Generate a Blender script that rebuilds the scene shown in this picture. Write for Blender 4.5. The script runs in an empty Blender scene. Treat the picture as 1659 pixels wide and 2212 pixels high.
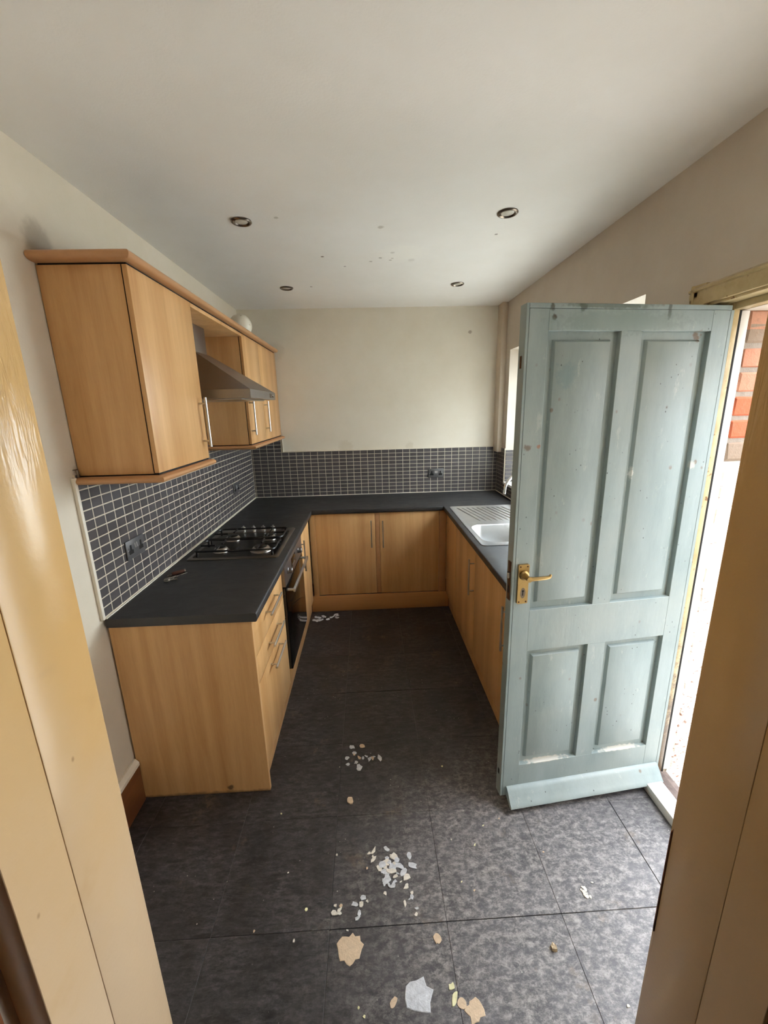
import bpy, bmesh, math, random
from mathutils import Vector, Matrix
random.seed(7)
R = random.Random(11)
PI = math.pi
scene = bpy.context.scene
COL = scene.collection

# ------------------------------------------------------------------ camera
cam_d = bpy.data.cameras.new('camera')
cam = bpy.data.objects.new('camera', cam_d)
COL.objects.link(cam)
cam_d.sensor_fit = 'VERTICAL'
cam_d.sensor_height = 36.0
cam_d.lens = 888.0187 * 36.0 / 2212.0
cam_d.clip_start = 0.02
_r = Vector((0.99879211, -0.04262953, -0.02443445))
_u = Vector((0.03408923, 0.24304557, 0.96941569))
_f = Vector((0.03538705, 0.96907769, -0.24420521))
cam.matrix_world = Matrix(((_r.x, _u.x, -_f.x, 0.0), (_r.y, _u.y, -_f.y, 0.0), (_r.z, _u.z, -_f.z, 1.7069), (0, 0, 0, 1)))
scene.camera = cam

# ------------------------------------------------------------------ sky and exposure
w = bpy.data.worlds.new('overcast_sky')
scene.world = w
w.use_nodes = True
bg = w.node_tree.nodes['Background']
bg.inputs['Color'].default_value = (0.905, 0.96, 1.05, 1)
bg.inputs['Strength'].default_value = 6.0
scene.view_settings.view_transform = 'Standard'
scene.view_settings.look = 'None'
scene.view_settings.exposure = 1.5
scene.view_settings.gamma = 1.0
scene.view_settings.use_curve_mapping = False
scene.cycles.max_bounces = 14
scene.cycles.diffuse_bounces = 10
scene.cycles.sample_clamp_indirect = 8.0

# ------------------------------------------------------------------ helpers: materials
def lin(c):
    return tuple(((v / 255.0) / 12.92 if v / 255.0 <= 0.04045 else ((v / 255.0 + 0.055) / 1.055) ** 2.4) for v in c)

class NT:
    def __init__(s, name):
        s.m = bpy.data.materials.new(name)
        s.m.use_nodes = True
        s.t = s.m.node_tree
        s.b = s.t.nodes['Principled BSDF']
        s.tc = s.t.nodes.new('ShaderNodeTexCoord')
        s.geo = s.t.nodes.new('ShaderNodeNewGeometry')
        s.oi = s.t.nodes.new('ShaderNodeObjectInfo')
        s.obj = s.tc.outputs['Object']
        s.pos = s.geo.outputs['Position']
        s.rnd = s.oi.outputs['Random']
    def n(s, k, **kw):
        n = s.t.nodes.new(k)
        for a, v in kw.items():
            setattr(n, a, v)
        return n
    def put(s, sock, v):
        if hasattr(v, 'links') or isinstance(v, bpy.types.NodeSocket):
            s.t.links.new(v, sock)
        elif isinstance(v, tuple) and len(v) == 3 and sock.type == 'RGBA':
            sock.default_value = (*v, 1)
        else:
            sock.default_value = v
    def mapping(s, vec, scale=(1, 1, 1), loc=(0, 0, 0), rot=(0, 0, 0)):
        n = s.n('ShaderNodeMapping')
        s.put(n.inputs['Vector'], vec); s.put(n.inputs['Scale'], scale); s.put(n.inputs['Location'], loc); s.put(n.inputs['Rotation'], rot)
        return n.outputs[0]
    def noise(s, vec, scale=5, detail=4, rough=0.55, dist=0.0):
        n = s.n('ShaderNodeTexNoise')
        s.put(n.inputs['Vector'], vec)
        n.inputs['Scale'].default_value = scale; n.inputs['Detail'].default_value = detail
        n.inputs['Roughness'].default_value = rough; n.inputs['Distortion'].default_value = dist
        return n.outputs[0]
    def voro(s, vec, scale=5):
        n = s.n('ShaderNodeTexVoronoi')
        s.put(n.inputs['Vector'], vec); n.inputs['Scale'].default_value = scale
        return n.outputs['Distance']
    def math(s, op, a, b=0.0, clamp=False):
        n = s.n('ShaderNodeMath', operation=op, use_clamp=clamp)
        s.put(n.inputs[0], a); s.put(n.inputs[1], b)
        return n.outputs[0]
    def step(s, v, a, b):
        n = s.n('ShaderNodeMapRange', interpolation_type='SMOOTHSTEP')
        s.put(n.inputs['Value'], v)
        n.inputs['From Min'].default_value = a; n.inputs['From Max'].default_value = b
        return n.outputs[0]
    def remap(s, v, a, b, c, d):
        n = s.n('ShaderNodeMapRange')
        s.put(n.inputs['Value'], v)
        for k, x in zip(('From Min', 'From Max', 'To Min', 'To Max'), (a, b, c, d)):
            n.inputs[k].default_value = x
        return n.outputs[0]
    def mix(s, fac, a, b):
        n = s.n('ShaderNodeMix', data_type='RGBA')
        s.put(n.inputs[0], fac); s.put(n.inputs[6], a); s.put(n.inputs[7], b)
        return n.outputs[2]
    def dist(s, p, vec=None, sc=(1, 1, 1)):
        n = s.n('ShaderNodeVectorMath', operation='SUBTRACT')
        s.put(n.inputs[0], vec if vec is not None else s.pos); n.inputs[1].default_value = p
        m = s.n('ShaderNodeVectorMath', operation='MULTIPLY')
        s.put(m.inputs[0], n.outputs[0]); m.inputs[1].default_value = sc
        l = s.n('ShaderNodeVectorMath', operation='LENGTH')
        s.put(l.inputs[0], m.outputs[0])
        return l.outputs['Value']
    def spot(s, p, r, vec=None, sc=(1, 1, 1), rag=0.5, nscale=30):
        d = s.dist(p, vec, sc)
        nz = s.noise(vec if vec is not None else s.pos, nscale, 3)
        d2 = s.math('ADD', d, s.math('MULTIPLY', s.math('SUBTRACT', nz, 0.5), r * 2 * rag))
        return s.step(d2, r, r * 0.45)
    def height(s):
        z = s.n('ShaderNodeSeparateXYZ'); s.put(z.inputs[0], s.pos)
        return z.outputs[2]
    def bump(s, h, strength=0.2, dist=0.01):
        n = s.n('ShaderNodeBump')
        n.inputs['Strength'].default_value = strength; n.inputs['Distance'].default_value = dist
        s.put(n.inputs['Height'], h)
        s.put(s.b.inputs['Normal'], n.outputs[0])
    def out(s, col=None, rough=None, metal=None, spec=None, coat=None):
        if col is not None: s.put(s.b.inputs['Base Color'], col)
        if rough is not None: s.put(s.b.inputs['Roughness'], rough)
        if metal is not None: s.put(s.b.inputs['Metallic'], metal)
        if spec is not None: s.put(s.b.inputs['Specular IOR Level'], spec)
        if coat is not None: s.put(s.b.inputs['Coat Weight'], coat)
        return s.m

def plain(name, rgb, rough=0.5, metal=0.0, var=0.06, scale=8, bump=0.0, bscale=200, spec=0.5):
    k = NT(name)
    c = lin(rgb)
    n = k.noise(k.obj, scale, 4)
    col = k.mix(n, tuple(v * (1 - var * 2) for v in c), tuple(min(1, v * (1 + var * 2)) for v in c))
    if bump:
        k.bump(k.noise(k.obj, bscale, 3), bump, 0.004)
    return k.out(col, rough, metal, spec)

def wood(name, light, dark, axis='z', rough=0.38, band=0.5):
    k = NT(name)
    ofs = k.n('ShaderNodeCombineXYZ')
    r10 = k.math('MULTIPLY', k.rnd, 23.0)
    for i in range(3): k.put(ofs.inputs[i], r10)
    add = k.n('ShaderNodeVectorMath', operation='ADD')
    k.put(add.inputs[0], k.obj); k.put(add.inputs[1], ofs.outputs[0])
    v = add.outputs[0]
    A = {'z': (1, 1, 0.06), 'y': (1, 0.06, 1), 'x': (0.06, 1, 1)}[axis]
    B = {'z': (1, 1, 0.02), 'y': (1, 0.02, 1), 'x': (0.02, 1, 1)}[axis]
    g = k.noise(k.mapping(v, A), 30, 5, 0.6, 0.6)
    b = k.noise(k.mapping(v, B), 9, 2, 0.5)
    f = k.noise(k.mapping(v, A), 240, 2, 0.6)
    t = k.math('ADD', k.math('MULTIPLY', k.math('SUBTRACT', g, 0.5), 0.9), k.math('MULTIPLY', k.math('SUBTRACT', b, 0.5), 1.6 * band))
    t = k.math('ADD', t, k.math('MULTIPLY', k.math('SUBTRACT', f, 0.5), 0.35))
    t = k.math('ADD', t, 0.5, clamp=True)
    col = k.mix(t, lin(dark), lin(light))
    k.bump(f, 0.04, 0.002)
    return k.out(col, rough, 0, 0.4)

M = {}
M['beech'] = wood('beech_laminate', (223, 179, 125), (186, 136, 82), 'z', 0.36, 1.0)
M['beech_edge'] = wood('beech_edge', (196, 148, 104), (178, 130, 88), 'y', 0.35)
M['beech_edge_x'] = wood('beech_edge_x', (202, 150, 98), (182, 130, 80), 'x', 0.35)
M['brownwood'] = wood('varnished_brown_wood', (140, 88, 52), (92, 52, 28), 'y', 0.4)
M['steel'] = plain('brushed_steel', (200, 198, 194), 0.3, 1.0, 0.04, 30)
M['hoodsteel'] = plain('dull_hood_steel', (146, 141, 138), 0.36, 1.0, 0.05, 12)
M['sinksteel'] = plain('sink_steel', (214, 215, 217), 0.33, 1.0, 0.05, 14, 0.02, 90)
M['chrome'] = plain('chrome', (225, 225, 226), 0.08, 1.0, 0.02)
M['nickel'] = plain('dark_nickel', (130, 118, 105), 0.28, 1.0, 0.08, 20)
M['black'] = plain('black_plastic', (14, 14, 15), 0.4)
M['iron'] = plain('black_enamel_iron', (16, 15, 15), 0.35, 0.0, 0.1, 40)
M['hobplate'] = plain('hob_steel_dirty', (128, 121, 114), 0.32, 1.0, 0.12, 14)
M['hobwell'] = plain('hob_well_steel', (66, 60, 55), 0.34, 1.0, 0.2, 10)
M['burner'] = plain('burner_alloy', (186, 178, 170), 0.3, 1.0, 0.1, 30)
M['glassblack'] = plain('oven_glass', (6, 6, 6), 0.06, 0.0, 0.0, 5, 0, 1, 0.6)
M['bulb'] = plain('lamp_glass', (200, 195, 182), 0.15, 0.0, 0.1, 60)
M['rust'] = plain('rusty_steel', (92, 60, 36), 0.6, 0.6, 0.3, 60, 0.2, 90)
M['weathered'] = plain('weathered_sill_timber', (108, 94, 88), 0.8, 0, 0.35, 30, 0.4, 90)
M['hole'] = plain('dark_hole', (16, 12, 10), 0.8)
M['leather'] = plain('brown_leather', (82, 48, 34), 0.45, 0, 0.15, 90)
M['keymetal'] = plain('key_nickel', (170, 160, 148), 0.3, 1.0, 0.1, 60)
M['white_frame'] = plain('white_window_paint', (232, 230, 224), 0.35)
M['concrete'] = plain('yard_concrete', (206, 202, 194), 0.9, 0, 0.15, 6, 0.3, 60)
M['yardwall'] = plain('white_unseen_yard_wall', (236, 234, 228), 0.9, 0, 0.05, 3)
M['hallfloor'] = plain('dark_brown_carpet', (70, 52, 38), 0.95, 0, 0.1, 20)
M['sky_blocker'] = plain('grey_sky_blocker_wall', (176, 172, 168), 0.9, 0, 0.15, 6)  # for the added unseen wall that blocks sky light
M['mortar'] = plain('grey_mortar', (152, 142, 130), 0.95, 0, 0.15, 40, 0.5, 160)
M['trimwhite'] = plain('white_tile_trim', (228, 220, 204), 0.5)
M['grout'] = plain('cream_grout', (206, 196, 176), 0.85, 0, 0.07, 30)
M['flake'] = plain('plaster_flake', (226, 220, 208), 0.8, 0, 0.12, 60, 0.4, 200)
M['flakegrey'] = plain('grey_white_flake', (205, 208, 212), 0.6, 0, 0.25, 60, 0.4, 200)
M['flakebeige'] = plain('beige_flake', (214, 190, 160), 0.8, 0, 0.12, 60, 0.4, 200)
M['flakecream'] = plain('cream_flake', (228, 224, 178), 0.7, 0, 0.06, 60)
M['stone'] = plain('tan_stone', (190, 170, 140), 0.9, 0, 0.15, 80, 0.5, 150)
M['jointdark'] = plain('open_dark_joint', (10, 8, 8), 0.9)
M['subfloor'] = plain('tile_adhesive', (120, 116, 114), 0.8, 0, 0.2, 30)
M['grey_plate'] = plain('satin_grey_plate', (104, 102, 102), 0.4, 0.5, 0.05, 30)

def paint(name, base, tint, rough=0.75, dirt=0.5, specks=0.0, spots=(), fine=0.12):
    k = NT(name)
    n1 = k.noise(k.pos, 1.1, 5, 0.6)
    n2 = k.noise(k.pos, 5.0, 6, 0.65)
    t = k.math('ADD', k.math('MULTIPLY', n1, 0.6), k.math('MULTIPLY', n2, 0.4))
    col = k.mix(k.remap(t, 0.35, 0.65, 0, dirt), lin(base), lin(tint))
    if specks:
        vv = k.voro(k.pos, 5.5)
        nn = k.noise(k.pos, 2.3, 2)
        sp = k.math('MULTIPLY', k.step(vv, 0.05, 0.02), k.step(nn, 0.55, 0.68))
        col = k.mix(k.math('MULTIPLY', sp, specks), col, lin((120, 104, 88)))
    for (p, r, c, a, rag) in spots:
        col = k.mix(k.math('MULTIPLY', k.spot(p, r, None, (1, 1, 1), rag), a), col, lin(c))
    k.bump(k.noise(k.pos, 130, 3, 0.6), fine, 0.003)
    return k.out(col, rough, 0, 0.3)

DK = (112, 98, 84)
M['ceiling'] = paint('ceiling_paint', (236, 232, 226), (226, 220, 210), 0.75, 0.6, 0.5,
    [((0.115, 2.69, 2.56), 0.013, DK, 0.6, 0.7), ((0.18, 2.61, 2.56), 0.016, DK, 0.6, 0.9), ((0.185, 2.70, 2.56), 0.012, DK, 0.7, 0.9), ((0.175, 2.73, 2.56), 0.012, DK, 0.6, 0.9), ((0.30, 2.73, 2.56), 0.03, DK, 0.2, 0.8), ((0.06, 2.75, 2.56), 0.014, DK, 0.45, 0.9),
     ((0.24, 2.62, 2.56), 0.17, (242, 238, 228), 0.5, 0.4), ((-0.22, 2.66, 2.56), 0.012, DK, 0.9, 0.4), ((-0.10, 2.83, 2.56), 0.011, DK, 0.7, 0.4), ((-0.36, 3.25, 2.56), 0.012, DK, 0.8, 0.3), ((0.70, 2.37, 2.56), 0.012, DK, 0.7, 0.8),
     ((0.10, 2.27, 2.56), 0.02, (176, 166, 150), 0.6, 1.0), ((-0.38, 2.16, 2.56), 0.015, (170, 160, 144), 0.6, 1.0)])
M['cream'] = paint('cream_wall_paint', (228, 221, 206), (214, 204, 184), 0.7, 0.7, 0.35,
    [((-0.78, 3.9, 2.22), 0.10, (184, 168, 144), 0.2, 0.4), ((-0.2, 3.9, 1.36), 0.09, (196, 182, 158), 0.35, 0.5), ((0.4, 3.9, 1.36), 0.05, (196, 182, 158), 0.35, 0.5), ((0.95, 3.9, 2.35), 0.02, (150, 130, 110), 0.7, 0.8)])
M['wallright'] = paint('dusty_cream_wall_paint', (202, 192, 178), (186, 173, 155), 0.75, 0.7, 0.9)
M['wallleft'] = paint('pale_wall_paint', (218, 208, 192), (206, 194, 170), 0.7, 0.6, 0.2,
    [((-1.088, 1.62, 2.275), 0.09, (150, 138, 120), 0.6, 0.25)])  # soft dark spot paints the shadow above the cornice end into the wall
M['white_reveal'] = paint('white_reveal_paint', (232, 228, 220), (222, 214, 202), 0.7, 0.5, 0.2)
M['boxing'] = paint('pipe_boxing_paint', (214, 202, 184), (190, 170, 146), 0.6, 0.7, 0.6)
M['hall'] = paint('hall_wall_paint', (96, 80, 60), (84, 70, 52), 0.8, 0.5)

def gloss_lining():
    k = NT('old_cream_gloss_paint')
    n = k.noise(k.pos, 3.2, 5, 0.6)
    z = k.n('ShaderNodeSeparateXYZ'); k.put(z.inputs[0], k.pos)
    h = k.step(k.math('ADD', z.outputs[2], k.math('MULTIPLY', n, 0.7)), 1.2, 1.9)
    col = k.mix(h, lin((212, 184, 148)), lin((216, 176, 114)))
    col = k.mix(k.step(n, 0.55, 0.72), col, lin((196, 160, 112)))
    vv = k.voro(k.mapping(k.pos, (14, 14, 9)), 1.0)
    col = k.mix(k.math('MULTIPLY', k.step(vv, 0.06, 0.03), 0.7), col, lin((150, 118, 76)))
    drip = k.noise(k.mapping(k.pos, (110, 110, 13)), 1.0, 3, 0.55, 0.9)
    dm = k.math('MULTIPLY', k.step(k.math('ABSOLUTE', k.math('SUBTRACT', z.outputs[2], 1.79)), 0.19, 0.05), k.step(z.outputs[1], 0.43, 0.475))
    big = k.noise(k.mapping(k.pos, (9, 9, 5)), 1.0, 3, 0.5)
    fine = k.noise(k.pos, 150, 2)
    hgt = k.math('ADD', k.math('MULTIPLY', k.math('MULTIPLY', drip, dm), 1.0), k.math('MULTIPLY', fine, 0.05))
    k.bump(k.math('ADD', hgt, k.math('MULTIPLY', big, 0.35)), 0.45, 0.006)
    return k.out(col, 0.2, 0, 0.5)
M['lining'] = gloss_lining()

def cream_gloss():
    k = NT('yellowed_gloss_paint')
    n = k.noise(k.pos, 9, 5, 0.65)
    col = k.mix(k.remap(n, 0.35, 0.7, 0, 1), lin((202, 184, 142)), lin((172, 150, 106)))
    col = k.mix(k.step(k.noise(k.pos, 34, 4), 0.64, 0.72), col, lin((120, 88, 52)))
    z = k.n('ShaderNodeSeparateXYZ'); k.put(z.inputs[0], k.pos)
    mould = k.step(k.math('ADD', z.outputs[2], k.math('MULTIPLY', k.math('SUBTRACT', k.noise(k.pos, 26, 5, 0.7), 0.5), 1.6)), 0.75, 0.25)
    col = k.mix(k.math('MULTIPLY', mould, 0.85), col, lin((82, 60, 46)))
    k.bump(k.noise(k.pos, 60, 3), 0.2, 0.004)
    return k.out(col, 0.3, 0, 0.5)
M['frame'] = cream_gloss()

def door_paint():
    k = NT('duck_egg_blue_door_paint')
    v = k.obj
    n = k.noise(k.mapping(v, (1, 1, 0.25)), 9, 6, 0.65)
    n2 = k.noise(v, 3, 4)
    col = k.mix(k.remap(n, 0.35, 0.7, 0, 1), lin((136, 151, 150)), lin((154, 167, 167)))
    col = k.mix(k.math('MULTIPLY', k.step(n2, 0.45, 0.7), 0.6), col, lin((160, 169, 165)))
    wear = k.noise(k.mapping(v, (1, 1, 0.35)), 22, 5, 0.7)
    col = k.mix(k.math('MULTIPLY', k.step(wear, 0.60, 0.72), 0.55), col, lin((184, 190, 184)))
    vv = k.voro(k.mapping(v, (1, 1, 0.8)), 17)
    nn = k.noise(v, 5, 2)
    dots = k.math('MULTIPLY', k.step(k.math('ADD', vv, k.math('MULTIPLY', k.math('SUBTRACT', wear, 0.5), 0.2)), 0.15, 0.06), k.step(nn, 0.50, 0.58))
    col = k.mix(k.math('MULTIPLY', dots, 0.75), col, lin((120, 104, 84)))
    vv2 = k.voro(k.mapping(v, (1.4, 1, 1.0)), 31)
    nn2 = k.noise(v, 7.7, 2)
    d2 = k.math('MULTIPLY', k.step(k.math('ADD', vv2, k.math('MULTIPLY', k.math('SUBTRACT', wear, 0.5), 0.12)), 0.12, 0.06), k.step(nn2, 0.52, 0.60))
    col = k.mix(k.math('MULTIPLY', d2, 0.85), col, lin((58, 62, 58)))
    sp = [((0.52, 0, 2.012), 0.05, (6, 1, 1), (66, 70, 58), 0.7), ((0.09, 0, 2.018), 0.02, (2, 1, 1), (60, 62, 52), 0.8), ((0.2, 0, 2.018), 0.02, (1.2, 1, 1), (60, 66, 56), 0.8), ((0.10, 0, 1.985), 0.011, (1, 1, 1), (70, 60, 48), 0.9),
          ((0.21, 0.01, 0.1965), 0.012, (0.1, 0.5, 1.8), (218, 214, 204), 0.9), ((0.56, 0.01, 0.1960), 0.012, (0.1, 0.5, 1.8), (218, 214, 204), 0.9), ((0.3, 0, 2.02), 0.012, (0.06, 1, 1), (84, 94, 84), 0.6), ((0.35, 0, 1.97), 0.05, (0.16, 1, 1), (120, 138, 132), 0.45), ((0.67, 0.01, 0.744), 0.01, (0.3, 1, 1), (200, 196, 186), 0.8),
          ((0.655, 0.01, 1.928), 0.022, (1, 1, 1), (116, 96, 74), 0.9), ((0.672, 0.01, 1.565), 0.011, (1, 1, 0.7), (112, 84, 62), 0.9), ((0.16, 0, 1.80), 0.05, (1, 1, 1), (120, 146, 150), 0.5),
          ((0.455, 0.01, 1.45), 0.016, (1.6, 1, 0.6), (222, 222, 214), 0.8), ((0.70, 0, 1.47), 0.016, (1, 1, 0.8), (196, 196, 186), 0.7), ((0.03, 0, 1.56), 0.014, (0.7, 1, 1), (108, 92, 78), 0.8), ((0.072, 0, 1.565), 0.008, (1, 1, 1), (160, 112, 84), 0.8)]
    for p, r, sc, c, a in sp:
        col = k.mix(k.math('MULTIPLY', k.spot(p, r, v, sc, 0.8, 60), a), col, lin(c))
    k.bump(k.math('ADD', k.noise(k.mapping(v, (1, 1, 0.3)), 60, 4), k.math('MULTIPLY', k.noise(v, 14, 2), 0.6)), 0.16, 0.004)
    return k.out(col, k.remap(n, 0.3, 0.7, 0.3, 0.48), 0, 0.45)
M['door'] = door_paint()

def slate_floor():
    k = NT('dark_slate_vinyl_tile')
    ofs = k.n('ShaderNodeCombineXYZ')
    k.put(ofs.inputs[0], k.math('MULTIPLY', k.rnd, 31.0)); k.put(ofs.inputs[1], k.math('MULTIPLY', k.rnd, 57.0))
    add = k.n('ShaderNodeVectorMath', operation='ADD')
    k.put(add.inputs[0], k.obj); k.put(add.inputs[1], ofs.outputs[0])
    v = add.outputs[0]
    a = k.noise(k.mapping(v, (1, 3.4, 1)), 8, 9, 0.74, 0.5)
    b = k.noise(k.mapping(v, (1, 2.6, 1)), 20, 9, 0.8, 0.25)
    c = k.noise(v, 4.0, 3)
    fine = k.noise(v, 130, 4, 0.7)
    ridge = k.math('SUBTRACT', 1.0, k.math('MULTIPLY', k.math('ABSOLUTE', k.math('SUBTRACT', a, 0.5)), 12.0), clamp=True)
    cloud = k.step(b, 0.42, 0.72)
    t = k.math('ADD', k.math('MULTIPLY', ridge, 0.28), k.math('MULTIPLY', cloud, 0.75))
    t = k.math('MULTIPLY', t, k.remap(c, 0.35, 0.65, 0.45, 1.1))
    t = k.math('MULTIPLY', t, k.remap(fine, 0.3, 0.7, 0.5, 1.2), clamp=True)
    col = k.mix(t, lin((23, 21, 22)), lin((98, 93, 94)))
    # trodden, scuffed wear where people step in from the yard door
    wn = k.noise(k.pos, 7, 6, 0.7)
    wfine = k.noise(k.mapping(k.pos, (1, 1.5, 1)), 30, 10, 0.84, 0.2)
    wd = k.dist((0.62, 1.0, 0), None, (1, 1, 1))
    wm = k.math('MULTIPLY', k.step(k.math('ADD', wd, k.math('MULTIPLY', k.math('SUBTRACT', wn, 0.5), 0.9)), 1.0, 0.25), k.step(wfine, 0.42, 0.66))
    pale_mix = k.math('MULTIPLY', k.step(wd, 1.0, 0.25), k.remap(wn, 0.3, 0.7, 0.3, 0.6))  # pale grey mixed in, stronger towards the yard door
    col = k.mix(pale_mix, col, lin((112, 110, 114)))
    col = k.mix(k.math('MULTIPLY', wm, 0.7), col, lin((190, 184, 178)))
    br = k.math('MULTIPLY', k.step(k.noise(k.pos, 5.5, 4), 0.60, 0.70), k.step(k.noise(k.pos, 40, 4), 0.42, 0.6))
    col = k.mix(k.math('MULTIPLY', br, 0.35), col, lin((132, 112, 90)))
    sv = k.voro(k.pos, 34)
    sp = k.math('MULTIPLY', k.step(sv, 0.09, 0.05), k.step(k.noise(k.pos, 9, 2), 0.5, 0.62))
    col = k.mix(k.math('MULTIPLY', sp, 0.8), col, lin((200, 196, 186)))
    k.bump(k.math('ADD', k.math('MULTIPLY', t, 0.7), k.math('MULTIPLY', fine, 0.3)), 0.3, 0.003)
    return k.out(col, k.remap(fine, 0.3, 0.7, 0.36, 0.52), 0, 0.6)
M['slate'] = slate_floor()

def wall_tile():
    k = NT('grey_mosaic_tile')
    n = k.noise(k.pos, 38, 4)
    c = k.mix(k.rnd, lin((66, 62, 63)), lin((82, 78, 80)))
    c = k.mix(k.math('MULTIPLY', n, 0.5), c, lin((92, 85, 84)))
    k.bump(k.noise(k.pos, 90, 3), 0.06, 0.002)
    return k.out(c, 0.34, 0, 0.5)
M['tile'] = wall_tile()

def worktop_mat():
    k = NT('black_slate_worktop')
    n = k.noise(k.pos, 14, 6, 0.7, 0.8)
    s = k.noise(k.mapping(k.pos, (1, 2, 1)), 5, 5, 0.7, 1.5)
    col = k.mix(k.remap(n, 0.35, 0.75, 0, 1), lin((15, 14, 15)), lin((28, 27, 28)))
    col = k.mix(k.math('MULTIPLY', k.step(s, 0.55, 0.75), 0.22), col, lin((74, 72, 74)))
    k.bump(k.noise(k.pos, 180, 4), 0.12, 0.002)
    return k.out(col, k.remap(s, 0.3, 0.7, 0.44, 0.58), 0, 0.85)
M['worktop'] = worktop_mat()

def brick_mat(name, a, b, peel=None):
    k = NT(name)
    n = k.noise(k.pos, 45, 5, 0.7)
    c = k.mix(k.rnd, lin(a), lin(b))
    c = k.mix(k.math('MULTIPLY', k.step(n, 0.5, 0.75), 0.5), c, lin((150, 120, 100)))
    if peel:
        c = k.mix(k.step(k.math('ADD', k.noise(k.mapping(k.pos, (1, 1, 2.0)), 40, 6, 0.75), k.remap(k.height(), 0.0, 1.3, 0.08, 0.0)), 0.60, 0.68), lin(peel), lin((150, 112, 92)))
    k.bump(n, 0.6, 0.006)
    return k.out(c, 0.9, 0, 0.2)
M['brick'] = brick_mat('weathered_red_brick', (192, 148, 124), (188, 128, 102))
M['brickgrey'] = brick_mat('grey_weathered_brick', (150, 134, 118), (164, 138, 116))
M['brickred'] = brick_mat('orange_red_brick', (196, 110, 80), (184, 96, 68))
M['brickwhite'] = brick_mat('whitewashed_brick', (235, 230, 220), (228, 220, 208), (236, 230, 220))

def end_panel_mat():
    m = M['beech'].copy(); m.name = 'beech_laminate_water_stained'
    t = m.node_tree
    bs = t.nodes['Principled BSDF']
    src = bs.inputs['Base Color'].links[0].from_socket
    k = NT.__new__(NT); k.m = m; k.t = t; k.b = bs
    k.geo = t.nodes.new('ShaderNodeNewGeometry'); k.pos = k.geo.outputs['Position']
    a = k.spot((-0.68, 1.557, 0.034), 0.024, None, (1, 1, 1.3), 0.7, 40)
    z = k.n('ShaderNodeSeparateXYZ'); k.put(z.inputs[0], k.pos)
    edge = k.step(k.math('ADD', z.outputs[2], k.math('MULTIPLY', k.noise(k.pos, 22, 4), 0.03)), 0.034, 0.018)
    c = k.mix(k.math('MULTIPLY', a, 0.85), src, lin((72, 50, 32)))
    c = k.mix(k.math('MULTIPLY', edge, 0.7), c, lin((92, 66, 42)))
    k.put(bs.inputs['Base Color'], c)
    return m
M['endpanel'] = end_panel_mat()

def globe_mat():
    k = NT('off_white_globe')
    n = k.noise(k.obj, 18, 4)
    c = k.mix(n, lin((226, 220, 204)), lin((206, 198, 178)))
    c = k.mix(k.step(k.noise(k.obj, 26, 3), 0.62, 0.68), c, lin((150, 128, 96)))
    return k.out(c, 0.3, 0, 0.5)
M['globe'] = globe_mat()

def glass_mat():
    m = bpy.data.materials.new('window_glass'); m.use_nodes = True
    t = m.node_tree; t.nodes.remove(t.nodes['Principled BSDF'])
    o = t.nodes['Material Output']
    tr = t.nodes.new('ShaderNodeBsdfTransparent'); tr.inputs[0].default_value = (0.94, 0.97, 0.96, 1)
    gl = t.nodes.new('ShaderNodeBsdfGlossy'); gl.inputs['Roughness'].default_value = 0.02
    lw = t.nodes.new('ShaderNodeLayerWeight'); lw.inputs['Blend'].default_value = 0.5
    pw = t.nodes.new('ShaderNodeMath'); pw.operation = 'POWER'; pw.inputs[1].default_value = 5.0
    t.links.new(lw.outputs['Facing'], pw.inputs[0])
    fr = t.nodes.new('ShaderNodeMapRange'); fr.inputs['To Min'].default_value = 0.04
    t.links.new(pw.outputs[0], fr.inputs['Value'])
    mx = t.nodes.new('ShaderNodeMixShader')
    t.links.new(fr.outputs[0], mx.inputs[0]); t.links.new(tr.outputs[0], mx.inputs[1]); t.links.new(gl.outputs[0], mx.inputs[2])
    t.links.new(mx.outputs[0], o.inputs['Surface'])
    return m
M['glass'] = glass_mat()

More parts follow.
